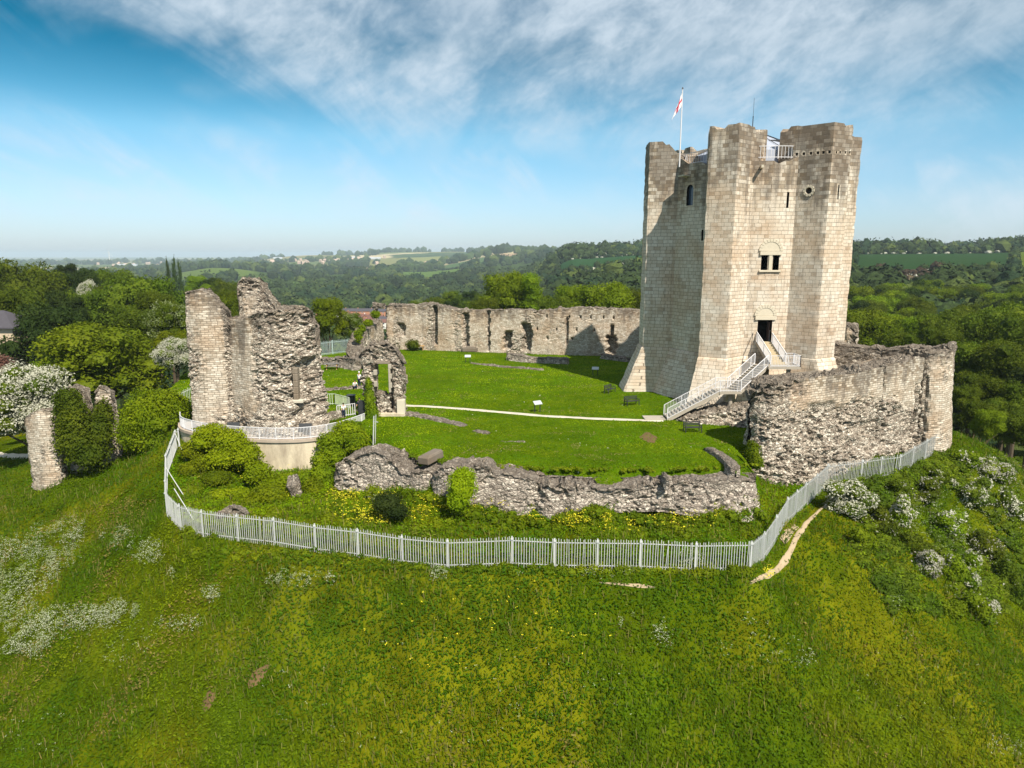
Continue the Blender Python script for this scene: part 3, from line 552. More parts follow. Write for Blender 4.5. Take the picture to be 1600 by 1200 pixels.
    # -- gate pier with the narrow doorway
    g = empty('gate_ruin', (-12.2, 65, 0), label='lone shattered gate pier with a tall narrow doorway', cat='ruined gate')
    ruin('left_pier', [(-2.15, 0.1, -0.6, -0.3, 5.6, 1.9, 0.1), (-1.4, 0, -0.6, -0.3, 6.0, 2.0, 0.1), (-0.55, 0, -0.6, -0.3, 5.6, 2.0, 0.1)], 0.14, RUIN, g, rub=1, seed=61, jag=0.3, er=0.35, dark_h=0.8, dk0=-0.1, amp=1.3)
    ruin('right_pier', [(0.55, 0, -0.6, -0.3, 5.6, 2.0, 0.1), (1.4, 0.1, -0.6, -0.3, 5.2, 2.0, 0.2), (2.15, 0.1, -0.6, -0.3, 4.6, 1.8, 0.3)], 0.14, RUIN, g, rub=0.9, seed=63, jag=0.3, er=0.35, dark_h=0.8, dk0=-0.1, amp=1.2)
    ruin('arch_top', [(-1.9, 0, 5.0, 5.0, 6.0, 1.7, 0), (-0.9, 0, 4.9, 4.9, 7.0, 1.8, 0), (0.4, 0, 4.9, 4.9, 7.1, 1.8, 0), (1.3, 0.1, 4.9, 4.9, 6.4, 1.7, 0), (1.9, 0.1, 4.9, 4.9, 5.4, 1.5, 0)], 0.14, RUIN, g, rub=1, seed=65, jag=0.3, er=0.4, dark_h=1.6, dk0=0.0, amp=1.2)
    ruin('sill', [(-0.9, 0, -0.6, -0.3, 2.3, 1.7, 0.2), (0.9, 0, -0.6, -0.3, 2.1, 1.7, 0.2)], 0.14, RUIN, g, rub=1, seed=67, jag=0.3, er=0.2, amp=1.2)
    m = MB(); zz = 2.2
    for k, h in enumerate((.42, .5, .38, .46, .5, .44)): m.box((0.66 + 0.06 * (k % 2), -0.66, zz + h / 2), (0.2 + 0.12 * (k % 2), 0.5, h)); zz += h
    m.build('door_jamb', CONC, g, bevel=0.03); m = MB(); m.box((0.12, -0.5, 5.02), (1.2, 0.7, 0.22)); m.build('lintel_stone', RUIN, g, bevel=0.03)
    for z_, w_ in ((3.0, 0.3), (4.1, 0.34)): m = MB(); m.box((-0.68, -0.72, z_), (w_, 0.4, 0.5)); m.build('quoin', CONC, g, bevel=0.03)
    m = MB(); m.box((1.7, -0.9, 0.75), (0.75, 0.7, 1.6)); m.build('corner_stone', PATH, g, bevel=0.03); m = MB(); m.box((0.4, -1.15, -0.1), (3.2, 0.5, 0.75)); m.build('plinth_course', RENDER, g, bevel=0.03)
    m = MB(); m.box((0.62, 0.35, 3.6), (0.2, 1.6, 2.6)); m.build('door_reveal', CONC, g)
    for L, lab, sd in (([(-10.6, 64.6, -0.1, -0.1, 0.45, 0.9, 0.2), (-8.5, 63.6, -0.1, -0.1, 0.35, 0.9, 0.2), (-6.2, 61.6, -0.1, -0.1, 0.3, 0.9, 0.2), (-4.0, 59.6, -0.1, -0.1, 0.25, 1.0, 0.2)], 'low stone footing trailing right from the gate pier', 71),
                       ([(*G(792, 562), -0.1, -0.1, 1.2, 1.2, 0.2), (*G(830, 566), -0.1, -0.1, 0.9, 1.4, 0.2), (*G(890, 568), -0.1, -0.1, 0.9, 1.2, 0.2)], 'grey knee high foundation in front of the rear wall', 73),
                       ([(*G(735, 568), -0.1, -0.1, 0.25, 0.6, 0.1), (*G(790, 574), -0.1, -0.1, 0.3, 0.7, 0.1), (*G(850, 578), -0.1, -0.1, 0.25, 0.6, 0.1)], 'thin line of buried stones beside the far sign board', 75),
                       ([(*G(500, 611), -0.1, -0.1, 0.35, 0.6, 0.1), (*G(560, 607), -0.1, -0.1, 0.4, 0.6, 0.1), (*G(585, 605), -0.1, -0.1, 0.35, 0.6, 0.1)], 'low straight footing by the people on the grass', 77),
                       ([(*G(548, 578), -0.1, -0.1, 0.35, 0.8, 0.1), (*G(572, 575), -0.1, -0.1, 0.4, 1.2, 0.1)], 'small stone patch right of the picnic table', 79),
                       ([(*G(940, 560), -0.1, -0.1, 0.9, 1.2, 0.2), (*G(985, 566), -0.1, -0.1, 0.7, 1.2, 0.2)], 'shaded footing in the shadow beside the keep', 81),
                       ([(*G(1104, 702), -0.1, -0.1, 0.35, 0.7, 0.1), (*G(1128, 718), -0.1, -0.1, 0.55, 0.8, 0.1), (*G(1150, 742), -0.6, -0.2, 0.7, 0.9, 0.1)], 'slanting stone kerb wall in the shade by the curtain wall end', 83),
                       ([(*G(1036, 738), -0.1, -0.1, 0.2, 0.4, 0.1), (*G(1046, 755), -0.5, -0.2, 0.4, 0.6, 0.1)], 'small pointed stone poking above the low bank wall', 85),
                       ([(-3.4, 57.9, -0.1, -0.1, 0.3, 0.5, 0.2), (-1.8, 57.0, -0.1, -0.1, 0.3, 0.9, 0.2)], 'footing end of dark rubble on the lawn', 87),
                       ([(*G(780, 690), -0.05, -0.05, 0.14, 0.5, 0.1), (*G(822, 691), -0.05, -0.05, 0.14, 0.5, 0.1)], 'flat strip of stones in mid lawn', 89)):
        o = ruin('stone_footing', L, 0.14, GREYR, rub=0.9, seed=sd, jag=0.12, er=0.5, dark_h=0.6, dk0=0.1, amp=0.5); tag(o, lab, 'wall footing', 'footings of vanished buildings')
    # fallen block
    x, y = G(672, 722); m = MB(); m.box((0, 0, 0.2), (1.0, 2.0, 0.6)); m.box((0.06, 0.1, 0.5), (0.8, 1.7, 0.16)); o = m.build('stone_block', GREYR, bevel=0.08); o.location = (x, y + 0.6, 0); o.rotation_euler = (0.05, -0.04, -0.5)
    tag(o, 'squared fallen stone block lying above the rounded rubble stump', 'stone block')
    # rubble at the foot of the stair and small stubs in the bank
    o = ruin('rubble_footing', [(14.9, 62.2, -0.1, -0.1, 0.35, 1.2, 0.3), (17, 62.3, -0.1, -0.1, 0.9, 2.6, 0.5), (20, 62.3, -0.1, -0.1, 1.5, 3.2, 0.6), (24, 61, -0.1, -0.1, 2.2, 3.2, 0.6)], 0.16, RUIN, rub=0.9, seed=91, jag=0.3, dk0=-0.1, dark_h=.4)
    tag(o, 'pale rubble base under the keep staircase', 'wall footing')
    def stub(name, px, py, w, h, lab, sd, rz=0.0):
        p = hit(px, py); c, s_ = math.cos(rz), math.sin(rz)
        o = ruin(name, [(p[0] - w / 2 * c, p[1] - w / 2 * s_, p[2] - 0.8, p[2] - 0.4, p[2] + h * 0.5, 0.9, 0.3), (p[0], p[1], p[2] - 0.8, p[2] - 0.3, p[2] + h, 1.1, 0.4), (p[0] + w / 2 * c, p[1] + w / 2 * s_, p[2] - 0.8, p[2] - 0.4, p[2] + h * 0.4, 0.9, 0.3)], 0.15, GREYR, rub=0.9, seed=sd, jag=0.25, dk0=0.1)
        tag(o, lab, 'masonry stub', 'masonry stubs in the overgrown bank')
    stub('masonry_stub', 462, 776, 1.3, 2.0, 'narrow grey masonry stub below the cream terrace wall', 93, 1.2)
    stub('masonry_stub', 366, 808, 2.6, 1.0, 'grey stone heap just inside the fence near its bend', 95, 0.3)
    stub('masonry_stub', 440, 762, 1.8, 0.35, 'short ledge of stone left of the narrow stub', 97)
    # -- the tall gatehouse ruin
    g = empty('gatehouse_ruin', (-24, 62, 0), label='towering ruined gatehouse with two broken pillars above the railed terrace', cat='ruined gatehouse')
    def q(L): return [(a + 24, b - 62, c, d, e, f, h) for a, b, c, d, e, f, h in L]
    ruin('left_pillar', q([(-28.6, 61.6, -0.9, -1, 11.9, 2.4, 0.5), (-27.0, 61.3, -0.9, -1, 12.2, 2.6, 0.5), (-25.6, 61.6, -0.9, -1, 11.2, 2.4, 0.5), (-24.9, 62.0, -0.9, -1, 9.4, 2.2, 0.5)]), 0.15, RUIN, g, rub=0.12, seed=101, jag=0.35, er=0.4, dark_h=3.5, rubfn=lambda S, Z, v: sst(2.6, 3.4, S) * 0.9 + sst(1.5, 0, Z) * .3)
    ruin('rear_pillar', q([(-26.0, 66.0, -0.5, -1, 12.0, 1.8, 0.1), (-25.2, 66.0, -0.5, -1, 13.1, 2.2, 0.1), (-23.8, 66.1, -0.5, -1, 12.7, 2.2, 0.1), (-22.7, 66.2, -0.5, -1, 11.0, 1.8, 0.1), (-22.0, 66.2, -0.5, -1, 10.0, 1.6, 0.1)]), 0.15, RUIN, g, rub=0.25, seed=103, jag=0.3, er=0.4, dark_h=3.0, rubfn=lambda S, Z, v: sst(1.8, 2.8, S) * 0.9 + sst(11, 12, Z) * 0.6)
    ruin('broken_drum', q([(-25.9, 63.4, -0.9, -0.5, 9.6, 2.0, 0.3), (-24.4, 62.0, -0.9, -0.5, 9.7, 2.4, 0.6), (-22.8, 61.2, -0.9, -0.5, 9.6, 2.8, 0.9), (-21.4, 60.7, -0.9, -0.5, 10.3, 3.2, 1.5), (-20.2, 60.8, -0.9, -0.5, 10.6, 3.2, 1.9), (-19.1, 61.4, -0.9, -0.5, 10.5, 3.0, 1.8), (-18.5, 62.6, -0.9, -0.5, 9.8, 2.6, 1.4)]), 0.14, RUIN, g, rub=-0.15, seed=107, jag=0.4, er=0.5, dark_h=4.0, amp=1.15, dk0=0.03,
         rubfn=lambda S, Z, v: sst(4.6, 6.2, S + Z * 0.08) * 1.3 - sst(5.0, 4.0, S) * 0.25 * sst(1.5, 3.5, Z) + sst(2.4, 0.3, Z) * 0.9, gouges=[(7.6, 0.5, 6, 0.8, 0.7), (0.6, 2, 9, 0.3, 0.3)])
    ruin('back_wall', q([(-21.5, 66, -0.5, -1, 9.8, 1.6, 0.1), (-19.6, 65.4, -0.5, -1, 9.5, 1.8, 0.1), (-18.4, 64, -0.5, -1, 8.6, 1.8, 0.1)]), 0.2, RUIN, g, rub=0.8, seed=109, jag=0.4, er=0.4, dark_h=4)
    m = MB(); zz = 2.6
    for k, hh in enumerate((0.5, 0.6, 0.55, 0.6, 0.5)): m.box((5.2, -2.75 + 0.2 * k / 5, zz + hh / 2), (0.42, 0.7, hh)); zz += hh
    m.build('window_shaft', RUIN, g, bevel=0.04); m = MB(); m.box((5.35, -2.9, 2.45), (0.95, 0.6, 0.3)); m.build('shaft_base', PATH, g, bevel=0.05)
    # -- barbican ruin in the ditch
    g = empty('barbican_ruin', (-42, 64.5, -5), label='detached wall of pale stone in the ditch, half smothered in ivy', cat='ruined wall')
    def q2(L): return [(a + 42, b - 64.5, c + 5, d + 5, e + 5, f, h) for a, b, c, d, e, f, h in L]
    ruin('pale_pier', q2([(-46.0, 64.4, -7.0, -7, -0.9, 1.3, 0.1), (-45.2, 63.8, -7.0, -7, 0.5, 1.5, 0.2), (-44.0, 63.4, -7.0, -7, 1.0, 1.5, 0.3), (-42.6, 63.6, -7.0, -7, 1.0, 1.4, 0.3)]), 0.15, RUIN, g, rub=0.05, seed=113, jag=0.3, er=0.4, dark_h=1.2)
    ruin('middle_wall', q2([(-43.2, 65.2, -6, -6, 2.0, 1.3, 0.1), (-42.2, 65.2, -6, -6, 2.9, 1.4, 0.1), (-40.7, 65.4, -6, -6, 2.5, 1.4, 0.1)]), 0.15, RUIN, g, rub=0.2, seed=115, jag=0.35, er=0.3, dark_h=2.6)
    ruin('slender_pier', q2([(-40.6, 65.8, -6, -6, 2.2, 1.2, 0.1), (-39.8, 65.9, -6, -6, 2.7, 1.3, 0.1), (-38.6, 66.2, -6, -6, 2.0, 1.2, 0.1)]), 0.15, RUIN, g, rub=0.1, seed=117, jag=0.3, er=0.3, dark_h=1.6)
ruins()

# ------------------------------------------------------------------ the keep
PH0, STEP, RT, W1, W0, R0, RD = R_(-31.31), R_(60), 11.0, 1.36, 2.28, 8.08, 8.40
def plinth(z): return np.where(z < 5.0, (1 - z / 5.0) * 2.0 + 0.12, 0.0)
def cyl(px, py, r=RD, kx=KX, ky=KY):
    d = ray(px, py); a = d[0] ** 2 + d[1] ** 2; b = -2 * (d[0] * kx + d[1] * ky); c = kx * kx + ky * ky - r * r
    t = (-b - math.sqrt(b * b - 4 * a * c)) / (2 * a); return d * t + np.array([0, 0, CAM_H])
def apply_cuts(o, cutters, name):
    cm = cutters.build('cutter', BLACK, o.parent)
    md = o.modifiers.new('b', 'BOOLEAN'); md.operation = 'DIFFERENCE'; md.object = cm; md.solver = 'EXACT'; md.use_self = False
    bpy.context.view_layer.update()
    dg = bpy.context.evaluated_depsgraph_get(); me = bpy.data.meshes.new_from_object(o.evaluated_get(dg)); o.modifiers.clear(); old = o.data; o.data = me; me.name = name
    bpy.data.meshes.remove(old); cmesh = cm.data; bpy.data.objects.remove(cm); bpy.data.meshes.remove(cmesh)
def keep():
    K = empty('castle_keep', (KX, KY, 0), label='tall pale cylindrical keep with six wedge buttresses and an outside stair', cat='castle keep')
    # drum
    n = 96; zs = np.concatenate([np.linspace(-0.6, 4.9, 14), [5.0], np.linspace(5.3, 24.1, 52)])
    ang = np.linspace(0, 2 * math.pi, n, endpoint=False); ANG, Z = np.meshgrid(ang, zs, indexing='ij')
    topj = np.round((fbm(np.cos(ang) * 3, np.sin(ang) * 3, s=2) - 0.5) * 2.2 / 0.3) * 0.3
    Z = Z + (topj[:, None]) * sst(22.6, 24.1, Z)
    Rr = RD + plinth(np.maximum(Z, 0)) * 0.85; Rr = Rr + (hsh(np.floor(ANG * RD / 0.66), np.floor(Z / 0.36), Z * 0, 3) - 0.5) * 0.02
    V = np.stack([Rr * np.sin(ANG), -Rr * np.cos(ANG), Z], -1); UV = np.stack([ANG * RD, Z], -1); nr = len(zs)
    dk = np.clip(sst(16, 24.0, Z) * 0.72 + (fbm(V[..., 0] / 3, V[..., 1] / 3, V[..., 2] / 5, s=6) - 0.5) * 0.5, 0, 1)
    V = V.reshape(-1, 3); Fc = grid_faces(n, nr, True); V = np.concatenate([V, [[0, 0, 23.3], [0, 0, -0.6]]])
    i = np.arange(n); T = np.stack([i * nr + nr - 1, ((i + 1) % n) * nr + nr - 1, i * 0 + n * nr], -1); B = np.stack([((i + 1) % n) * nr, i * nr, i * 0 + n * nr + 1], -1)
    drum = npmesh('drum', V, [Fc, T, B], ASH, K, uv=np.concatenate([UV.reshape(-1, 2), [[0, 0], [0, 0]]]), attrs={'dark': np.concatenate([dk.ravel(), [.5, .5]]), 'rub': np.zeros(len(V))})
    # openings on the drum, placed in keep space
    cut = MB(); trim = []
    def onD(px, py):
        p = cyl(px, py); return math.atan2(p[0] - KX, -(p[1] - KY)), p[2]
    def rot(a): return Matrix.Rotation(a, 3, 'Z')
    def put(a, r, z): return Vector((r * math.sin(a), -r * math.cos(a), z))
    ad, z0 = onD(1193.5, 534); _, z1 = onD(1193.5, 500); cut.box(put(ad, RD, (z0 + z1) / 2), (1.42, 3.6, z1 - z0), M=rot(ad)); DOOR = (ad, z0, z1)
    aw1, zb = onD(1193.5, 422); _, zt = onD(1193.5, 399); aw2, _ = onD(1211.5, 422)
    for a in (aw1, aw2): cut.box(put(a, RD, (zb + zt) / 2), (0.62, 2.6, zt - zb), M=rot(a))
    asl, sz0 = onD(1230, 325); _, sz1 = onD(1230, 300); cut.box(put(asl, RD, (sz0 + sz1) / 2), (0.24, 2.4, sz1 - sz0), M=rot(asl))
    aar, az0 = onD(1077, 321); _, az1 = onD(1077, 296); arp = [(-0.475, az0), (0.475, az0)] + [(0.475 * math.cos(t), az1 + 0.475 * math.sin(t)) for t in np.linspace(0, math.pi, 10)]; na = len(arp)
    cut.add([rot(aar) @ Vector((cx_, yy, 0)) + put(aar, RD, cz) for yy in (-1.0, 1.0) for cx_, cz in arp], [tuple(range(na))[::-1], tuple(range(na, 2 * na))] + [(k, (k + 1) % na, (k + 1) % na + na, k + na) for k in range(na)])
    as2, q0 = onD(1097, 376); _, q1 = onD(1097, 359); cut.box(put(as2, RD, (q0 + q1) / 2), (0.22, 2.0, q1 - q0), M=rot(as2))
    drum.data.materials.append(BLACK); apply_cuts(drum, cut, 'drum')
    m = MB(); m.box(put(aar, RD - 0.35, (az0 + az1 + 0.5) / 2), (1.0, 0.05, az1 - az0 + 0.6), M=rot(aar)); m.build('arched_window_pane', GLASS, K)
    m = MB(); m.box(put(ad, RD - 1.3, (z0 + z1) / 2), (1.5, 0.1, z1 - z0), M=rot(ad)); m.build('doorway_back', BLACK, K)  # near-black panel closing the doorway behind the red-brown door
    m = MB(); m.box(put(ad, RD - 0.8, (z0 + z1) / 2 - 0.1) + rot(ad) @ Vector((0.62, 0.2, 0)), (0.08, 0.9, z1 - z0 - 0.3), M=rot(ad)); m.build('door', plain('red_brown_door', (0.16, 0.10, 0.08)), K)
    def arch(name, a, zc, ri, ro, nst, mat, depth=0.1, fill=None, dz=0):
        m = MB(); Mr = rot(a)
        for k in range(nst):
            t0, t1 = math.pi * k / nst + 0.015, math.pi * (k + 1) / nst - 0.015; P = []
            for yy in (-depth, 0.3):
                for t, r in ((t0, ri), (t0, ro), (t1, ro), (t1, ri)): P.append(Mr @ Vector((r * math.cos(t), yy, r * math.sin(t))) + put(a, RD, zc))
            m.add(P, [(0, 1, 2, 3), (7, 6, 5, 4), (0, 4, 5, 1), (1, 5, 6, 2), (2, 6, 7, 3), (3, 7, 4, 0)])
        m.build(name, mat, K)
        if fill:
            m = MB(); P = [(ri * math.cos(t), ri * math.sin(t)) for t in np.linspace(0, math.pi, 14)]; VV = [Mr @ Vector((x_, yy, z_)) + put(a, RD, zc) for yy in (-depth * 0.45, 0.3) for x_, z_ in P]
            m.add(VV, [tuple(range(14)), tuple(range(27, 13, -1))] + [(k, k + 14, (k + 1) % 14 + 14, (k + 1) % 14) for k in range(14)]); m.build('tympanum', fill, K)
    PALE = plain('pale_dressed_stone', (0.55, 0.49, 0.38), 0.9, 0.15, 0.14, 2.5)
    arch('door_arch', ad, z1 + 0.42, 0.78, 1.1, 11, PALE, 0.07, PALE)
    m = MB(); m.box(put(ad, RD - 0.02, z1 + 0.2), (2.0, 0.3, 0.38), M=rot(ad)); m.build('door_lintel', PALE, K, bevel=0.02)
    aw = (aw1 + aw2) / 2; arch('window_arch', aw, zt + 0.42, 0.88, 1.16, 11, PALE, 0.07, PALE)
    m = MB(); m.box(put(aw, RD - 0.02, zt + 0.2), (2.1, 0.3, 0.36), M=rot(aw)); m.build('window_lintel', PALE, K, bevel=0.02); m = MB(); m.box(put(aw, RD - 0.05, zb - 0.1), (2.1, 0.4, 0.18), M=rot(aw)); m.build('window_sill', PALE, K, bevel=0.02)
    m = MB(); m.box(put(aw, RD - 0.02, (zb + zt) / 2), (0.3, 0.25, zt - zb - 0.02), M=rot(aw)); m.build('mullion', PALE, K)
    ac, cz = onD(1190, 250); m = MB(); m.box(put(ac, RD + 0.45, 23.2), (0.22, 1.1, 0.26), M=rot(ac)); m.build('water_spout', PALE, K)
    ac, cz = onD(1074, 258); m = MB(); m.box(put(ac, RD + 0.35, 22.9), (0.9, 0.9, 0.14), M=rot(ac)); m.build('stone_ledge', PALE, K)
    # string course round the head of the plinth
    # turrets
    tops = {-1: 26.9, 0: 26.6, 1: 26.85, 2: 26.85, 3: 27.0, 4: 26.9}
    for k in range(-1, 5):
        a0 = PH0 + (k - 1) * STEP
        corners = [(6.2, -W0 - 0.35), (RT, -W1), (RT, W1), (6.2, W0 + 0.35)]
        corners[0] = (6.2, -(W0 + (W0 - W1) / (RT - R0) * (R0 - 6.2))); corners[3] = (6.2, -corners[0][1])
        pts = []; seg = []; acc = 0; 
        for q in range(4):
            c0, c1 = corners[q], corners[(q + 1) % 4]; L = math.dist(c0, c1); m_ = max(3, int(L / 0.33))
            for t in range(m_): pts.append((c0[0] + (c1[0] - c0[0]) * t / m_, c0[1] + (c1[1] - c0[1]) * t / m_)); seg.append(acc + L * t / m_)
            acc += L
        P = np.array(pts); U = np.array(seg); n = len(P); zs = np.concatenate([np.linspace(-0.6, 4.9, 15), [5.0], np.linspace(5.3, 22, 48), np.linspace(22.35, 26.8, 14)]); nr = len(zs)
        Z = np.repeat(zs[None, :], n, 0); uq = np.floor(U / 0.95) + k * 7.3; rng = hsh(uq, uq * 0 + k, uq * 0, 30 + k); jt = -0.42 * (rng > 0.66) - 0.3 * (rng > 0.9) + 0.12 * (rng < 0.2)
        if k == 0: jt = jt * 0.4 - np.round(sst(10.2, 7.2, P[:, 0]) * 1.5 / 0.36) * 0.36
        if k == 2: jt = jt * 0.8 + 0.1
        if k == 1: jt = jt * 0.8
        topz = tops[k] + jt; Z = np.where(zs[None, :] > 22, 22 + (zs[None, :] - 22) / 4.8 * (topz[:, None] - 22), Z)
        pl = plinth(np.maximum(Z, 0)); rr = P[:, 0][:, None] + pl * (P[:, 0][:, None] > RT - 0.4) + pl * 0.0; tt = P[:, 1][:, None] * (1 + pl * 0.16)
        blk = (hsh(np.floor(U[:, None] / 0.6 + (np.floor(Z / 0.36) % 2) * 0.5), np.floor(Z / 0.36), Z * 0, 40 + k) - 0.5) * 0.02
        cg = np.isin(np.arange(n), [i for i in range(n) if any(abs(P[i, 0] - c[0]) < 0.01 and abs(P[i, 1] - c[1]) < 0.01 for c in corners[1:3])])[:, None]
        blk = blk - cg * (fbm(Z / 0.5, Z * 0 + U[:, None], s=44 + k) > 0.60) * 0.05
        rr = rr + blk * (P[:, 0][:, None] > RT - 0.05); tt = tt + blk * np.sign(P[:, 1][:, None])
        X = rr * math.sin(a0) + tt * math.cos(a0); Y = -rr * math.cos(a0) + tt * math.sin(a0)
        dk = np.clip(sst(15, 26, Z) * (0.95 if k in (0, 2) else 0.78) + (fbm(X / 3, Y / 3, Z / 5, s=16 + k) - 0.5) * 0.55 + (0.12 if k == 2 else 0), 0, 1)
        V = np.stack([X, Y, Z], -1).reshape(-1, 3); c_ = P.mean(0); cxy = (c_[0] * math.sin(a0), -c_[0] * math.cos(a0)); V = np.concatenate([V, [[cxy[0], cxy[1], topz.mean() + 0.05], [cxy[0], cxy[1], -0.6]]])
        i = np.arange(n); T = np.stack([i * nr + nr - 1, ((i + 1) % n) * nr + nr - 1, i * 0 + n * nr], -1); B = np.stack([((i + 1) % n) * nr, i * nr, i * 0 + n * nr + 1], -1)
        UV = np.stack([np.repeat(U[:, None], nr, 1) + k * 3.7, Z], -1).reshape(-1, 2)
        o = npmesh('turret', V, [grid_faces(n, nr, True), T, B], ASH, K, uv=np.concatenate([UV, [[0, 0], [0, 0]]]), attrs={'dark': np.concatenate([dk.ravel(), [.8, .8]]), 'rub': np.zeros(len(V))})
        if k == 2:
            cut = MB()
            def face(c0, c1, px, py):
                p0 = Vector((c0[0] * math.sin(a0) + c0[1] * math.cos(a0), -c0[0] * math.cos(a0) + c0[1] * math.sin(a0), 0)); p1 = Vector((c1[0] * math.sin(a0) + c1[1] * math.cos(a0), -c1[0] * math.cos(a0) + c1[1] * math.sin(a0), 0))
                d = Vector(ray(px, py)); nrm = (p1 - p0).cross(Vector((0, 0, 1))); o_ = Vector((-KX, -KY, CAM_H)); t = (p0 - o_).dot(nrm) / d.dot(nrm); return o_ + d * t, math.atan2((p1 - p0).y, (p1 - p0).x)
            Lf, Of = (corners[0], corners[1]), (corners[1], corners[2])
            for px in (1245, 1256, 1267, 1278, 1286.5, 1296): p, a = face(*Lf, px, 241 - (px - 1245) * 0.07); cut.box(p, (0.24, 1.0, 0.26), rz=a)
            for px in (1307, 1313, 1321, 1328): p, a = face(*Of, px, 238); cut.box(p, (0.2, 1.0, 0.24), rz=a)
            p, a = face(*Of, 1310, 300); cut.box(p, (0.2, 1.6, 1.35), rz=a)
            p, a = face(*Lf, 1264, 298); mm = Matrix.Rotation(a, 3, 'Z'); cut.tube([p + mm @ Vector((0, -0.8, 0)), p + mm @ Vector((0, 0.8, 0))], 0.3, 12)
            apply_cuts(o, cut, 'turret')
            m = MB()
            for t in range(10):
                b = 2 * math.pi * t / 10; m.box(p + mm @ Vector((0.42 * math.cos(b), -0.02, 0.42 * math.sin(b))), (0.22, 0.16, 0.22), M=mm @ Matrix.Rotation(-b, 3, 'Y'))
            m.build('round_window_surround', PALE, K)
    # roof
    m = MB(); nseg = 36; ap = (0, 0, 27.7); P = [(6.4 * math.cos(2 * math.pi * i / nseg), 6.4 * math.sin(2 * math.pi * i / nseg)) for i in range(nseg)]
    Vv = [(x_ * 0.12, y_ * 0.12, 27.6) for x_, y_ in P] + [(x_, y_, 25.1) for x_, y_ in P] + [(x_, y_, 23.4) for x_, y_ in P]
    m.add(Vv, [(i, (i + 1) % nseg, nseg + (i + 1) % nseg, nseg + i) for i in range(nseg)] + [(nseg + i, nseg + (i + 1) % nseg, 2 * nseg + (i + 1) % nseg, 2 * nseg + i) for i in range(nseg)])
    roof = m.build('conical_roof', plain('roof_membrane', (0.36, 0.39, 0.46), 0.5, 0.3, 0.06), K)
    m = MB()
    for i in range(0, nseg, 2): m.bar((P[i][0] * 0.12, P[i][1] * 0.12, 27.68), (P[i][0] * 1.02, P[i][1] * 1.02, 25.16), 0.05)
    m.build('roof_rib', DARK, roof)
    m = MB(); m.tube([(0, 0, 27.5), (0, 0, 27.9)], 0.9, 14); m.build('roof_cap', DARK, roof); m = MB(); m.box((1.2, -3.2, 26.3), (1.1, 0.5, 0.35)); m.build('roof_hatch', DARK, roof)
    m = MB(); m.tube([(0, 0, 27.8), (0, 0, 29.4)], 0.045, 6); m.tube([(0, 0, 29.4), (0, 0, 31.2)], 0.018, 5); m.build('lightning_mast', DARK, K)
    m = MB(); nr_ = 150; rr = 7.9
    for i in range(nr_):
        a = 2 * math.pi * i / nr_; x_, y_ = rr * math.sin(a), -rr * math.cos(a); m.box((x_, y_, 24.65), (0.03, 0.03, 1.15) if i % 10 else (0.07, 0.07, 1.2), rz=a)
        b = 2 * math.pi * (i + 1) / nr_
        for z in (25.22, 24.2): m.bar((x_, y_, z), (rr * math.sin(b), -rr * math.cos(b), z), 0.05)
    m.build('roof_railing', WHITE, K)
    m = MB(); m.box((1.4, -7.75, 24.7), (0.9, 0.05, 0.7)); m.build('roof_sign_board', DARK, K)
    return DOOR
DOOR = keep()
def flag():
    x, z0 = A(1062.5, 236, 71.5); _, z1 = A(1066, 139, 71.5); g = empty('flagpole', (x, 71.5, z0 - 1.5), label='white flagpole on the keep flying a limp white and red flag', cat='flagpole')
    h = z1 - z0 + 1.5; m = MB(); m.tube([(0, 0, 0), (0, 0, h)], [0.07, 0.045], 8); m.build('pole', WHITE, g); m = MB(); m.tube([(0, 0, h), (0, 0, h + 0.16)], [0.09, 0.05], 8); m.build('finial', DARK, g)
    nu, nv = 16, 26; U, Vv = np.meshgrid(np.linspace(0, 1, nu), np.linspace(0, 1, nv), indexing='ij')      # u along fly, v down the hoist
    X = -(0.05 + U * 1.0 * (0.35 + 0.65 * Vv) * 0.95); Z = h - 0.35 - Vv * 1.25 - U * 1.35 * (0.75 + .25 * Vv); Y = 0.16 * np.sin(U * 9 + Vv * 2) * U
    q = np.stack([X, Y, Z], -1).reshape(-1, 3); Fc = grid_faces(nu, nv); uu = U.ravel()[Fc].mean(1); vc = Vv.ravel()[Fc].mean(1); mi = ((np.abs(uu - 0.42) < 0.10) | (np.abs(vc - 0.5) < 0.12)).astype(int)
    o = npmesh('flag', q, Fc, [plain('flag_white', (0.8, 0.8, 0.82), 0.8), plain('flag_red', (0.55, 0.02, 0.06), 0.8)], g, smooth=True, mi=mi)
    md = o.modifiers.new('t', 'SOLIDIFY'); md.thickness = 0.01
flag()

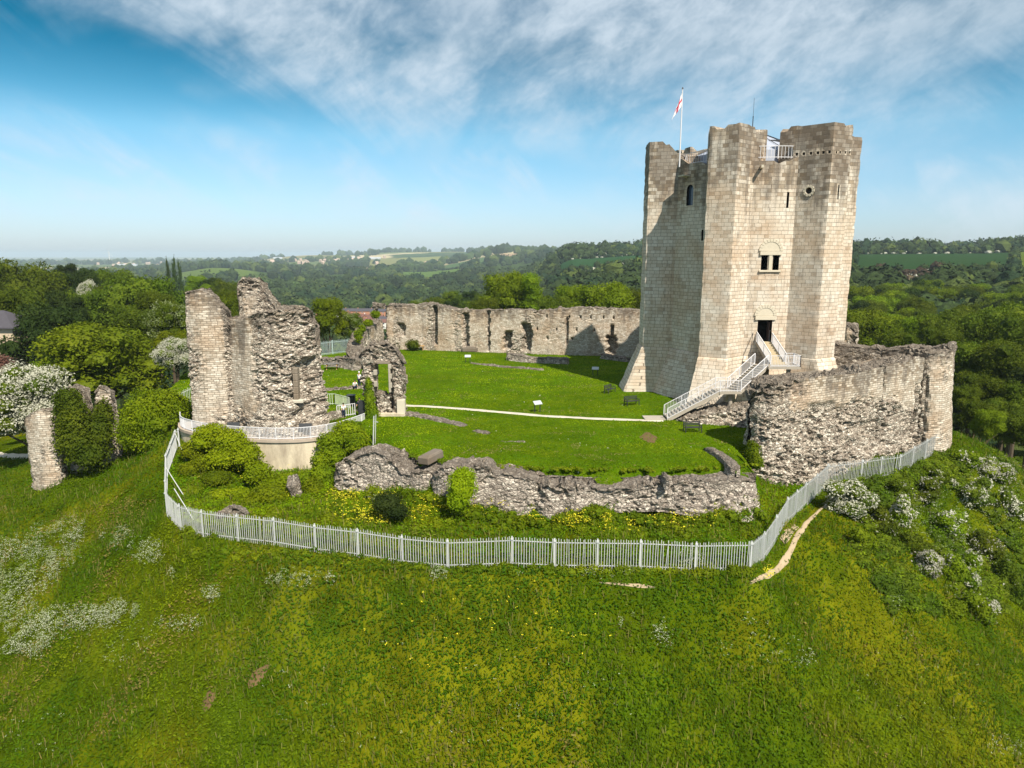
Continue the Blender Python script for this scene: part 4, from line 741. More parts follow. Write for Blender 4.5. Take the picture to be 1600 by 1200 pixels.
# ------------------------------------------------------------------ stair to the keep door
def railing(g, a, b, h=1.05, sp=0.14, name='railing', mat=None, post=1.6, w=0.022):
    a, b = Vector(a), Vector(b); d = b - a; L = math.hypot(d.x, d.y); n = max(1, int(L / sp)); m = MB()
    for k in range(n + 1):
        p = a + d * k / n; thick = 0.06 if (k % max(1, int(post / sp)) == 0 or k == n) else w; m.bar(p, p + Vector((0, 0, h)), thick)
    for z in (0.1, h): m.bar(a + Vector((0, 0, z)), b + Vector((0, 0, z)), 0.06, 0.04)
    return m.build(name, mat or WHITE, g)
def stairs():
    g = empty('keep_staircase', (14.1, 62, 0), label='white railed flight of steps climbing to the keep door', cat='staircase')
    off = Vector((14.1, 62, 0)); STEEL = CONC
    zl1, zl2 = 2.7, 4.72; P0, P1, P2, P3 = Vector((14.3, 62, 0.1)), Vector((19.0, 62, zl1)), Vector((20.9, 62.1, zl1)), Vector((24.0, 64.1, zl2)); W = 1.5
    ad, z0, z1 = DOOR; dp = Vector((KX + (RD - 0.2) * math.sin(ad), KY - (RD - 0.2) * math.cos(ad), z0)); bt = Vector((25.35, 65.2, zl2))
    def flight(a, b, n):
        d = (b - a); dh = Vector((d.x, d.y, 0)); L = dh.length; t = dh / L; s_ = Vector((-t.y, t.x, 0)) ; rz = math.atan2(t.y, t.x); m = MB(); c = s_ * W / 2
        for k in range(n):
            p = a + dh * (k + 0.5) / n + Vector((0, 0, d.z * (k + 1) / n)) + c; m.box(p - off - Vector((0, 0, 0.03)), (L / n + 0.04, W - 0.12, 0.06), rz=rz); m.box(p - off - Vector((0, 0, d.z / n / 2)) - t * (L / n / 2 - 0.02), (0.02, W - 0.14, d.z / n), rz=rz)
        m.build('steps', CONC, g); m = MB()
        for w in (0.0, W): m.bar(a + s_ * w - off - Vector((0, 0, 0.12)), b + s_ * w - off - Vector((0, 0, 0.12)), 0.08, 0.30)
        m.build('stringer', STEEL, g)
        for w in (0.0, W): railing(g, a + s_ * w - off, b + s_ * w - off)
    flight(P0, P1, 15); flight(P2, P3, 12)
    def slab(poly, z, name='landing'):
        m = MB(); m.prism([(x - off.x, y - off.y) for x, y in poly], z - 0.22, z); return m.build(name, STEEL, g)
    L1 = [(18.95, 61.9), (21.0, 61.95), (21.0, 63.7), (18.95, 63.6)]; slab(L1, zl1 + 0.0); L2 = [(23.9, 63.6), (26.9, 63.6), (26.9, 65.4), (23.9, 65.4)]; slab(L2, zl2)
    railing(g, Vector((19.0, 61.95, zl1)) - off, Vector((20.9, 62.0, zl1)) - off); railing(g, Vector((19.0, 63.55, zl1)) - off, Vector((20.4, 63.6, zl1)) - off)
    railing(g, Vector((24.1, 63.65, zl2)) - off, Vector((26.85, 63.65, zl2)) - off); railing(g, Vector((26.85, 63.65, zl2)) - off, Vector((26.85, 65.35, zl2)) - off); railing(g, Vector((26.0, 65.4, zl2)) - off, Vector((26.85, 65.4, zl2)) - off)
    # last flight straight to the door
    d = dp - bt; n = 9; m = MB(); t = Vector((d.x, d.y, 0)); L = t.length; t /= L; rz = math.atan2(t.y, t.x); s_ = Vector((-t.y, t.x, 0))
    for k in range(n):
        p = bt + t * L * (k + 0.5) / n + Vector((0, 0, d.z * (k + 1) / n)); m.box(p - off - Vector((0, 0, 0.09)), (L / n + 0.02, 1.4, 0.19), rz=rz)
    m.build('steps', plain('stone_steps', (0.45, 0.37, 0.24)), g)
    for w in (-0.75, 0.75):
        m = MB(); m.bar(bt + s_ * w - off - Vector((0, 0, .1)), dp + s_ * w - off - Vector((0, 0, .1)), 0.08, 0.3); m.build('stringer', STEEL, g)
        railing(g, bt + s_ * w - off, dp + s_ * w - off, w=0.03, sp=0.11); railing(g, dp + s_ * w - off, dp + s_ * w + t * 0.35 - off)
    m = MB(); m.bar(Vector((22.9, 66.4, 3.0)) - off, dp + s_ * 1.1 - off + Vector((0, 0, 0.9)), 0.05); m.build('wall_handrail', DARK, g)
    m = MB(); m.prism([(23.9 - off.x, 65.3 - off.y), (24.6 - off.x, 65.3 - off.y), (24.6 - off.x, 69.2 - off.y), (23.0 - off.x, 69.2 - off.y)], -0.3, 4.5); m.build('masonry_pier', ASH, g)
    for x, y, z in ((20.2, 62.7, zl1 - .2), (26.0, 64.2, zl2 - .2)):
        m = MB(); m.tube([(x - off.x, y - off.y, -0.2), (x - off.x, y - off.y, z)], 0.2, 12); m.build('column', CONC, g, smooth=False)
    m = MB(); m.box((-0.9, 0.75, 0.05), (1.9, 1.5, 0.14)); m.build('entry_slab', CONC, g)
stairs()

# ------------------------------------------------------------------ palisade fence
def palisade(name, P, label, h=2.0, mat=None, bay=2.75, sp=0.16, group=None, pw=0.032):
    P = [Vector(p) for p in P]; g = empty(name, P[0], label=label, cat='fence', group=group); o0 = P[0].copy(); nodes = [P[0]]
    for a, b in zip(P[:-1], P[1:]):
        L = (b - a).length; n = max(1, round(L / bay))
        for k in range(1, n + 1):
            q = a.lerp(b, k / n); q.z = h1(q.x, q.y) - 0.05; nodes.append(q)
    nodes[0].z = h1(nodes[0].x, nodes[0].y) - 0.05
    proto = None
    for q in nodes:
        if proto is None:
            m = MB(); m.box((0, 0, h / 2 - 0.1), (0.08, 0.05, h + 0.25)); m.box((0, 0.045, h / 2 - 0.1), (0.05, 0.06, h + 0.2)); m.box((0, -0.05, h * 0.93), (0.16, 0.05, 0.12)); proto = m.build('post', mat or GALV, g); o = proto
        else: o = proto.copy(); C.objects.link(o); o.parent = g
        o.location = q - o0
    for a, b in zip(nodes[:-1], nodes[1:]):
        d = b - a; L = d.length; n = max(2, int(L / sp)); m = MB(); t = Vector((d.x, d.y, 0)).normalized(); nrm = Vector((t.y, -t.x, 0)); rz = math.atan2(t.y, t.x)
        for z in (h * 0.13, h * 0.87): m.bar(a - o0 + Vector((0, 0, z)), b - o0 + Vector((0, 0, z)), 0.035, 0.045)
        for k in range(n):
            p = a + d * (k + 0.5) / n; p = p - o0 + nrm * 0.05; tilt = random.gauss(0, 0.022) + (0.12 if random.random() < 0.01 else 0); hh = h + random.uniform(-0.05, 0.04); w = pw / 2
            x = t * w; y = nrm * 0.012; top = p + Vector((0, 0, hh)) + t * tilt
            Vs = [p - x - y, p + x - y, p + x + y, p - x + y]; Vt = [v + Vector((0, 0, hh - 0.12)) + t * tilt for v in Vs]
            m.add(Vs + Vt + [top - t * 0.018, top + t * 0.018], [(0, 1, 5, 4), (1, 2, 6, 5), (2, 3, 7, 6), (3, 0, 4, 7), (4, 5, 9, 8), (6, 7, 8, 9), (5, 6, 9), (7, 4, 8)])
        m.build('pale_panel', mat or GALV, g)
    return g
def on(px, py): p = hit(px, py); return (p[0], p[1], p[2])
def fences():
    pts = [G(280, 690, -1.4), G(276, 704, -2.2), G(262, 745, -3.2), G(261, 780, -3.9), G(262, 807, -4.3), G(283, 826, -4.2), G(318, 838, -4.0), G(430, 852, -3.9), G(560, 868, -3.75), G(700, 880, -3.65), G(800, 885, -3.6), G(1000, 889, -3.6), G(1172, 888, -3.7), G(1228, 817, -3.7), G(1257, 789, -3.7), G(1291, 759, -3.6), G(1345, 751, -3.65), G(1404, 742, -3.7), G(1464, 707, -3.2)]
    g = palisade('palisade_fence', [(x, y, h1(x, y)) for x, y in pts], 'long pale steel palisade fence sweeping round the foot of the mound', h=1.95)
    o0 = g.location
    m = MB()
    for a, b in (((276, 704), (291, 720)), ((262, 760), (288, 776)), ((275, 795), (302, 812))):
        p, q = Vector(on(*a)), Vector(on(*b)); m = MB(); m.bar(p + Vector((0, 0, 1.6)) - o0, q - o0, 0.05); m.build('brace', GALV, g)
    a = G(492, 557); b = G(520, 553); c = G(553, 549); GB = plain('blue_grey_steel', (0.42, 0.52, 0.52), 0.5, 0.4)
    palisade('palisade_fence', [(a[0] - 3, a[1] - 2, 0), (a[0], a[1], 0), (b[0], b[1], 0), (c[0], c[1], 0)], 'bluish palisade fence below the bright tree behind the ward', h=2.2, mat=GB)
    q = (-38.5, 71.0); palisade('palisade_fence', [(-38.6, 70.2, 0), (-35.6, 71.5, 0), (-33, 72.4, 0)], 'short palisade fence between the round shrub and the gatehouse', h=2.0)
    # leaning steel panel by the gate pier
    p = on(586, 694); m = MB()
    for k in range(7): m.box((k * 0.07, k * 0.05, 1.25), (0.045, 0.02, 2.4))
    m.box((0.2, 0.15, 1.9), (0.06, 0.5, 0.05)); m.tube([(-.25, 0, 0), (-.25, 0, 2.5)], 0.05, 6)
    o = m.build('steel_gate_leaf', GALV); o.location = p; o.rotation_euler = (0.05, 0.03, 1.1); tag(o, 'narrow steel gate leaf standing edge on beside the ivy', 'gate')
fences()

# ------------------------------------------------------------------ terrace below the gatehouse
def terrace():
    T = TERR_ARC
    def arc(T, n):
        P = np.array(T); d = np.concatenate([[0], np.cumsum(np.hypot(*np.diff(P, axis=0).T))]); s = np.linspace(0, d[-1], n); x = np.interp(s, d, P[:, 0]); y = np.interp(s, d, P[:, 1]); k = np.ones(9) / 9
        f = lambda q: np.convolve(np.pad(q, 4, mode='reflect', reflect_type='odd'), k, 'valid'); return f(x), f(y)
    x, y = arc(T, 80); g = empty('terrace', (-22, 60, -0.5), label='curved cream rendered terrace carrying the white railing', cat='terrace')
    ox, oy, oz = -22, 60, -0.5
    rows = [(x - ox, y - oy, np.full(80, z - oz)) for z in (-5.0, -3.5, -2.2, -1.2, -0.72)]
    V = np.stack([np.stack(r, -1) for r in rows], 1).reshape(-1, 3); npmesh('rendered_wall', V, grid_faces(80, 5), RENDER, g, smooth=True)
    m = MB(); poly = [(a - ox, b - oy) for a, b in zip(x, y)]
    tx, ty = np.gradient(x), np.gradient(y); L = np.hypot(tx, ty); nx, ny = ty / L, -tx / L
    V = np.stack([np.stack([x + nx * o_ - ox, y + ny * o_ - oy, np.full(80, z - oz)], -1) for o_, z in ((0.02, -0.72), (0.14, -0.72), (0.14, -0.48), (-0.6, -0.48), (-3.5, -0.46), (-7, -0.44))], 1).reshape(-1, 3)
    npmesh('terrace_slab', V, grid_faces(80, 6), plain('terrace_gravel', (0.40, 0.33, 0.26), 0.95, 0.1, 0.25, 2.0), g)
    r = empty('terrace_railing', (ox, oy, oz), label='curved white bar railing along the cream terrace edge', cat='railing'); m = MB(); k = np.linspace(0, 79, 185); xs = np.interp(k, np.arange(80), x - nx * 0.1) - ox; ys = np.interp(k, np.arange(80), y - ny * 0.1) - oy
    for i in range(len(xs)):
        m.box((xs[i], ys[i], 0.52), (0.07, 0.07, 1.0) if i % 12 == 0 else (0.032, 0.032, 0.95))
    m.build('bar_panel', WHITE, r)
    for z in (0.12, 1.02):
        m = MB()
        for i in range(len(xs) - 1): m.bar((xs[i], ys[i], z), (xs[i + 1], ys[i + 1], z), 0.06, 0.05)
        m.build('rail', WHITE, r)
    for q, lab in (((-24.3, 58.6), 'dark sign board on the terrace railing nearer the pillar'), ((-17.9, 58.2), 'dark sign board on the terrace railing nearer the gate')):
        m = MB(); m.box((0, 0, 0.85), (1.1, 0.06, 0.55), M=Matrix.Rotation(-0.5, 3, 'X')); m.box((-.4, .1, 0.4), (0.06, 0.06, 0.8)); m.box((.4, .1, 0.4), (0.06, 0.06, 0.8)); o = m.build('sign_board', DARK); o.location = (q[0], q[1], -0.46); tag(o, lab, 'sign', 'sign boards on the terrace')
    RG = plain('sage_paint', (0.55, 0.62, 0.50), 0.5)
    for P, lab, mt in (([(502, 632), (523, 632)], 'short pale green railing panel beside the broken drum', RG), ([(523, 632), (546, 638)], 'solid looking railing panel left of the black bin', RG), ([(527, 652), (555, 648)], 'leaning white railing panel beside the entrance walkway', WHITE)):
        a, b = G(*P[0]), G(*P[1]); gg = empty('railing_panel', (a[0], a[1], 0), label=lab, cat='railing', group='railing panels by the entrance'); railing(gg, (0, 0, 0.0), (b[0] - a[0], b[1] - a[1], 0.0), h=1.1, sp=0.2, mat=mt, w=0.045, name='bar_panel')
    a = G(549, 633); m = MB(); m.box((0, 0, 0.5), (0.75, 0.7, 1.0)); m.box((0, 0, 1.03), (0.85, 0.8, 0.1)); o = m.build('litter_bin', DARK, bevel=0.03); o.location = (a[0], a[1], 0); tag(o, 'black boxy litter bin at the end of the green railing', 'bin')
    a = G(571, 652); m = MB(); m.box((0, 0, 0.9), (1.1, 0.08, 1.8)); o = m.build('dark_entrance_gate', DARK); o.location = (a[0] - 0.2, a[1] + 0.6, -0.3); tag(o, 'dark entrance gate leaf behind the visitor at the ivy', 'gate')
    o = ruin('low_parapet', [(-19.5, 60.2, -0.5, -0.5, 0.6, 0.5, 0), (-17.5, 61.4, -0.5, -0.5, 0.7, 0.5, 0), (-15.8, 63.6, -0.5, -0.5, 0.8, 0.5, 0)], 0.15, RUIN, rub=0.4, seed=121, jag=0.1, dk0=0, dark_h=0.3, amp=.4); tag(o, 'low stone parapet beside the entrance walkway', 'parapet')
terrace()

# ------------------------------------------------------------------ paths and bare patches
strip('lawn_path', [(633, 634), (660, 634), (700, 637), (760, 642), (850, 650), (930, 654), (1000, 656.5), (1036, 657)], 0.75, PATH, 0.03, 'thin pale path crossing the lawn to the stair', seed=1)
strip('entrance_path', [(560, 643), (580, 634), (600, 630), (633, 634)], 1.6, DIRT, 0.02, 'sandy path through the gate', seed=9)
strip('ditch_path', [(-60, 712), (0, 712), (40, 711.5), (80, 710)], 1.6, PATH, 0.04, 'pale gravel path in the ditch', seed=2)
strip('dirt_trail', [(1296, 786, .1), (1280, 797, .18), (1262, 815, 0.28), (1248, 835, 0.34), (1240, 852, 0.26), (1228, 873, 0.40), (1210, 893, 0.28), (1190, 908, 0.2), (1172, 912, 0.1)], 0.4, DIRT, 0.07, 'worn pale dirt trail outside the fence corner', seed=3)
strip('dirt_trail', [(1244, 822, 0.3), (1232, 836, 0.5), (1222, 846, 0.3)], 0.5, DIRT, 0.06, 'short worn fork of the trail', seed=4)
strip('worn_ground', [(936, 911, 0.05), (965, 913, 0.12), (1000, 917, 0.22), (1024, 919, 0.08)], 0.1, DIRT, 0.06, 'bare strip below the fence', seed=5)
BROWN = plain('brown_patch', (0.13, 0.085, 0.04), 0.95, 0.1, 0.3, 2.0)
for k, L in enumerate([[(322, 1112, .3), (318, 1095, 0.8), (330, 1078, 0.3)], [(388, 1072, .3), (398, 1056, 0.9), (420, 1040, .2)], [(1012, 676, .5), (1014, 684, 1.5), (1018, 692, .4)]]): strip('bare_patch', L, 0.5, BROWN, 0.03, 'bare brown patch', seed=20 + k)

# ------------------------------------------------------------------ vegetation builders
def leaf_quads(P, N, size, seed=0, asp=1.6, jit=0.6):
    rs = np.random.RandomState(seed); n = len(P); D = N + rs.normal(0, jit, (n, 3)); D /= np.linalg.norm(D, axis=1, keepdims=True) + 1e-9
    T = np.cross(D, rs.normal(0, 1, (n, 3))); T /= np.linalg.norm(T, axis=1, keepdims=True) + 1e-9; B = np.cross(D, T); s = (size if np.ndim(size) else np.full(n, size)) * rs.uniform(0.6, 1.4, n); s = s[:, None]
    V = np.stack([P - T * s * asp / 2, P - B * s * 0.42 , P + T * s * asp / 2, P + B * s * 0.42 + D * s * 0.15], 1).reshape(-1, 3); return V, np.arange(n * 4).reshape(n, 4)
def ico(sub=1):
    bm = bmesh.new(); bmesh.ops.create_icosphere(bm, subdivisions=sub, radius=1); V = np.array([v.co[:] for v in bm.verts]); Fc = np.array([[v.index for v in f.verts] for f in bm.faces]); bm.free(); return V, Fc
ICO1, ICO2, ICO3 = ico(1), ico(2), ico(3)
def lobes_mesh(L, nl, size, seed, core=0.8, flower=0.0, jit=0.7, sub=None):
    """L: (x,y,z,rx,ry,rz) lobes; leaves over their skins, a leafy body inside."""
    rs = np.random.RandomState(seed); L = np.array(L, float); area = (L[:, 3] * L[:, 4] + L[:, 3] * L[:, 5] + L[:, 4] * L[:, 5]) ** 1.0; k = rs.choice(len(L), nl, p=area / area.sum())
    D = rs.normal(0, 1, (nl, 3)); D /= np.linalg.norm(D, axis=1, keepdims=True); D[:, 2] = np.where((D[:, 2] < -0.35) & (rs.rand(nl) < 0.6), -D[:, 2], D[:, 2])
    rr = rs.uniform(0.82, 1.10, nl)[:, None] + (fbm(D[:, 0] * 2.4 + k, D[:, 1] * 2.4, D[:, 2] * 2.4, s=seed, o=3)[:, None] - 0.5) * 0.72 + (rs.rand(nl) < 0.10)[:, None] * rs.uniform(0, 0.22, (nl, 1)); P = L[k, :3] + D * L[k, 3:] * rr
    N = D * 0.55 + np.array([0, 0, 0.55]); V, Fq = leaf_quads(P, N, size, seed, jit=jit); mi = np.zeros(nl, int)
    if flower: mi = (fbm(P[:, 0] / size / 6, P[:, 1] / size / 6, P[:, 2] / size / 6, s=seed + 4) + rs.rand(nl) * 0.25 > 1.12 - flower * 0.85).astype(int)
    CV, CF = sub or ICO1; Vs, Fs = [V], []; base = len(V)
    for l in L:
        q = CV * (1 + (fbm(CV[:, 0] * 2 + l[0], CV[:, 1] * 2, CV[:, 2] * 2, s=seed)[:, None] - 0.5) * 0.4) * l[3:] * core + l[:3]; Vs.append(q); Fs.append(CF + base); base += len(CV)
    T = np.concatenate(Fs); return np.concatenate(Vs), [Fq, T], np.concatenate([mi, np.zeros(len(T), int)])
def crown_lobes(rs, n, w=1.0, h=1.0, flat=0.0):
    L = []
    for i in range(n):
        a = rs.rand() * 6.283; t = rs.rand() ** 0.8; z = rs.uniform(-0.75, 0.85); r = math.sqrt(max(0.05, 1 - z * z)) * (0.55 + 0.25 * rs.rand()); rad = rs.uniform(0.24, 0.40)
        if flat and z > 0: r *= 1.1
        L.append((r * math.cos(a) * w, r * math.sin(a) * w, z * h * 0.75, rad * w, rad * w, rad * h * 0.75))
    L.append((0, 0, 0, 0.62 * w, 0.62 * w, 0.62 * h)); return L
def tree_proto(name, seed, mats, nlobes=26, nleaf=15000, size=0.038, flower=0.0, flat=0, kind='round', trunk_h=0.55):
    rs = np.random.RandomState(seed); g = empty(name); g.location = (0, -400, -200)
    if kind == 'cone': L = [(rs.uniform(-.1, .1), rs.uniform(-.1, .1), z, 0.75 * (1.05 - (z + 1) / 2) + .10, 0.75 * (1.05 - (z + 1) / 2) + .10, 0.18) for z in np.linspace(-0.9, 0.95, 14)]
    elif kind == 'tall': L = [(rs.uniform(-.25, .25), rs.uniform(-.25, .25), z, 0.34 + .1 * rs.rand(), 0.34 + .1 * rs.rand(), 0.22) for z in np.linspace(-0.8, 0.85, 16)]
    else: L = crown_lobes(rs, nlobes, 1, 1, flat)
    V, Fs, mi = lobes_mesh(L, nleaf, size, seed, 0.74, flower); V = V + np.array([0, 0, 1.0 + trunk_h * 0.35])
    npmesh('crown', V, Fs, mats, g, mi=mi); m = MB(); zc = 1.0 + trunk_h * 0.35
    m.tube([(0, 0, -0.35), (0.01, 0.01, 0.3), (0.0, 0.02, zc - 0.2), (0.03, 0, zc + 0.4)], [0.075, 0.055, 0.04, 0.015], 7)
    for i in range(6):
        a = rs.rand() * 6.28; z = rs.uniform(0.3, 0.8); e = Vector((math.cos(a) * 0.6, math.sin(a) * 0.6, z + rs.uniform(0.3, 0.6))); m.tube([(0, 0, z), e * 0.5 + Vector((0, 0, z * 0.5)), e], [0.03, 0.02, 0.008], 5)
    m.build('trunk', BARK, g); return g
PR = {'bright': tree_proto('bright_tree', 1, [L_BRIGHT]), 'bright2': tree_proto('bright_tree', 2, [L_BRIGHT], 38, 17000), 'mid': tree_proto('leafy_tree', 3, [L_MID]), 'mid2': tree_proto('leafy_tree', 4, [L_MID], 38, 17000),
      'dark': tree_proto('dark_tree', 5, [L_DARK]), 'cone': tree_proto('conifer_tree', 6, [L_DARK], kind='cone', nleaf=5000), 'tall': tree_proto('poplar_tree', 7, [L_BRIGHT], kind='tall', nleaf=8000),
      'haw': tree_proto('hawthorn_tree', 8, [L_MID, L_BLOS], 34, 20000, 0.030, 0.92), 'chest': tree_proto('chestnut_tree', 9, [L_MID, L_CHES], 28, 15000, 0.036, 0.5), 'yel': tree_proto('yellow_green_tree', 10, [L_YEL], 28, 15000)}
used = set()
def tree(kind, px, pytop, wpx, Y, label, group='trees beyond the castle', hh=None, zb=None):
    x, zt = A(px, pytop, Y); w = wpx / F_PX * Y / 2 / 0.98; g = h1(x, Y) if zb is None else zb; H_ = zt - g; hz = min(max(H_ / 2.15, w * 0.6), w * (5 if kind == 'cone' else 1.7 if kind == 'haw' else 1.15))
    z = zt - hz * 2.1; src = PR[kind]; sc = (w * 1.02, w * 1.02, hz)
    if kind not in used: used.add(kind); o = src; o.location = (x, Y, z); o.scale = sc; o['label'] = label
    else: o = dup(src, (x, Y, z), 0, sc, label)
    o.rotation_euler = (0, 0, random.uniform(0, 6.28)); o['category'] = 'tree'; o['group'] = group
    for ch in o.children:
        if ch.name.startswith('trunk'):
            k = max(1.0, (1.6 - (g - 0.4 - z) / hz) / 1.95); ch.scale = (1, 1, k); ch.location = (0, 0, 1.6 - 1.6 * k)
    return o

# trees: left group, behind the walls, right slope
TL = 'trees left of the gatehouse'
for t in [('mid2', 20, 402, 120, 175, 'broad dull green tree highest on the left skyline', TL), ('dark', 112, 420, 78, 190, 'very dark tree left of the pale meadow gap', TL), ('dark', 102, 411, 36, 230, 'small dark crown on the left skyline', TL), ('dark', 137, 418, 32, 260, 'lone small dark skyline tree above the white hawthorn', TL),
          ('mid', 55, 445, 105, 150, 'rounded bright topped tree below the skyline tree', TL), ('mid', 178, 413, 66, 200, 'dome crowned skyline tree left of the conifers', TL), ('mid2', 222, 428, 120, 150, 'wide green tree filling the space left of the tall pillar', TL), ('dark', 95, 452, 70, 140, 'grey green willow like tree in mid group', TL),
          ('mid', 130, 445, 80, 145, 'light green tree in the middle of the group', TL), ('dark', 70, 472, 130, 112, 'deep green spreading tree in front of the slate roofed house', TL), ('bright2', 160, 498, 190, 92, 'big bright green domed tree right behind the ivy wall', TL), ('chest', 262, 468, 72, 108, 'chestnut tree with pale candles beside the tall pillar', TL),
          ('yel', 272, 510, 62, 96, 'yellow green tree under the chestnut', TL), ('haw', 272, 528, 66, 86, 'greyish white hawthorn leaning on the pillar', TL), ('haw', 30, 570, 150, 73, 'large white blossoming hawthorn beside the ditch path', TL), ('mid', -25, 440, 110, 120, 'tree cut by the picture edge above the house', TL),
          ('mid', 205, 470, 70, 125, 'green tree with dark trunks showing under it', TL), ('mid2', -40, 560, 120, 95, 'shaded tree behind the big hawthorn', TL), ('haw', 135, 437, 30, 175, 'distant white hawthorn among green crowns', TL), ('haw', 178, 446, 16, 165, 'tiny white hawthorn right of the other distant one', TL), ('mid', 170, 440, 60, 170, 'green crown between the two distant hawthorns', TL), ('dark', 8, 470, 60, 130, 'dark crown above the slate roof', TL),
          ('mid', 240, 448, 60, 130, 'olive crown next to the tall pillar head', TL), ('bright', 75, 560, 60, 95, 'bright crown behind the ivy wall top', TL), ('mid', 118, 560, 60, 90, 'mid green crown over the ivy wall', TL), ('mid', 290, 610, 40, 78, 'small shrub tree under the pale hawthorn', TL), ('mid', 365, 455, 60, 120, 'green crown between the two broken pillars', TL), ('mid', 348, 450, 40, 140, 'crown peeping past the tall pillar', TL),
          ('cone', 262, 414, 24, 420, 'dark conifer spire left of the pillar', TL), ('cone', 271, 412, 24, 425, 'taller dark conifer spire near the pillar', TL), ('cone', 280, 417, 22, 430, 'rightmost dark conifer spire', TL)]: tree(*t)
TB = 'trees behind the ward'
for t in [('bright', 512, 464, 62, 135, 'bright green tree standing left of the far housing estate', TB), ('chest', 548, 487, 44, 138, 'darker chestnut beside the bright tree at the back fence', TB), ('bright2', 790, 420, 86, 165, 'tallest bright tree rising above the rear wall', TB), ('tall', 832, 432, 64, 160, 'bright crown right of the tallest tree', TB), ('bright2', 945, 436, 95, 150, 'rounded bright tree nearest the keep', TB),
          ('bright', 895, 444, 70, 155, 'bright crown between the tallest tree and the keep', TB), ('mid', 868, 455, 60, 150, 'lower green crown above the rear wall', TB), ('mid', 990, 448, 60, 150, 'green crown hard against the keep edge', TB), ('mid', 760, 460, 50, 155, 'low crown at the foot of the tallest tree', TB)]: tree(*t)
TR = 'trees on the right slope'
rr = random.Random(5); KIND_WORD = {'mid': 'mid green rounded tree', 'mid2': 'dull green many headed tree', 'bright': 'fresh bright green tree', 'bright2': 'bright green many headed tree', 'dark': 'dark green tree'}
for (px, py, w, Y, kd, lab) in [(1345, 482, 90, 150, 'bright', 'bright green tree just right of the keep foot'), (1395, 490, 80, 145, 'bright2', 'second bright green tree from the keep foot'), (1445, 494, 80, 140, 'bright', 'green tree above the broken return wall'), (1500, 478, 110, 130, 'mid', 'large crown above the bastion'), (1560, 470, 120, 128, 'mid2', 'large shaded crown by the right picture edge'), (1610, 480, 110, 115, 'mid', 'crown cut by the right edge'),
                               (1530, 520, 100, 105, 'mid', 'dim green tree beside the bastion top'), (1585, 530, 100, 100, 'mid2', 'dim green tree farther right of the bastion'), (1535, 575, 80, 94, 'mid', 'dark hollow tree low beside the bastion'), (1590, 585, 90, 90, 'mid', 'low tree over the white shrubs'), (1325, 500, 50, 150, 'mid', 'crown tucked behind the keep foot'), (1420, 515, 70, 120, 'mid2', 'crown peeping over the return wall'), (1640, 560, 120, 90, 'dark', 'dark crown outside the right edge'), (1470, 505, 60, 118, 'mid', 'shaded crown between the wall and bastion'), (1528, 618, 62, 80, 'mid', 'low bushy tree right behind the bastion foot'), (1572, 622, 70, 84, 'mid2', 'low bushy tree between the bastion and the edge'), (1612, 640, 70, 78, 'mid', 'low bushy tree cut by the right edge'), (1548, 640, 50, 76, 'bright', 'small bright bush tree above the white shrubs'), (1512, 600, 40, 88, 'mid', 'narrow bushy tree touching the bastion')]:
    tree(kd, px, py, w, Y, lab, TR)
for k in range(44):                                    # the wood beyond, each tree its own
    px = rr.uniform(1335, 1620); t_ = rr.random(); Y = 170 + 150 * t_; py = 482 - 46 * t_ + rr.uniform(-6, 6); kd = rr.choice(['mid', 'mid2', 'bright', 'mid', 'bright2', 'dark']); tree(kd, px, py, rr.uniform(38, 56), Y, KIND_WORD[kd] + ' in the massed wood on the right slope', 'massed wood on the right slope')
for k in range(34):
    px = rr.uniform(640, 1000); t_ = rr.random(); Y = 190 + 130 * t_; py = 474 - 22 * t_ + rr.uniform(-4, 6) - max(0, px - 820) * 0.05; kd = rr.choice(['mid', 'mid2', 'mid', 'dark']); tree(kd, px, py, rr.uniform(30, 44), Y, KIND_WORD[kd] + ' in the massed wood behind the rear wall', 'massed wood behind the rear wall')
for k in range(30):
    px = rr.uniform(-20, 470); t_ = rr.random(); Y = 200 + 150 * t_; py = 452 - 24 * t_ + rr.uniform(-4, 8); kd = rr.choice(['mid', 'mid2', 'dark', 'bright']); tree(kd, px, py, rr.uniform(30, 46), Y, KIND_WORD[kd] + ' in the massed wood behind the gatehouse', 'massed wood behind the gatehouse')

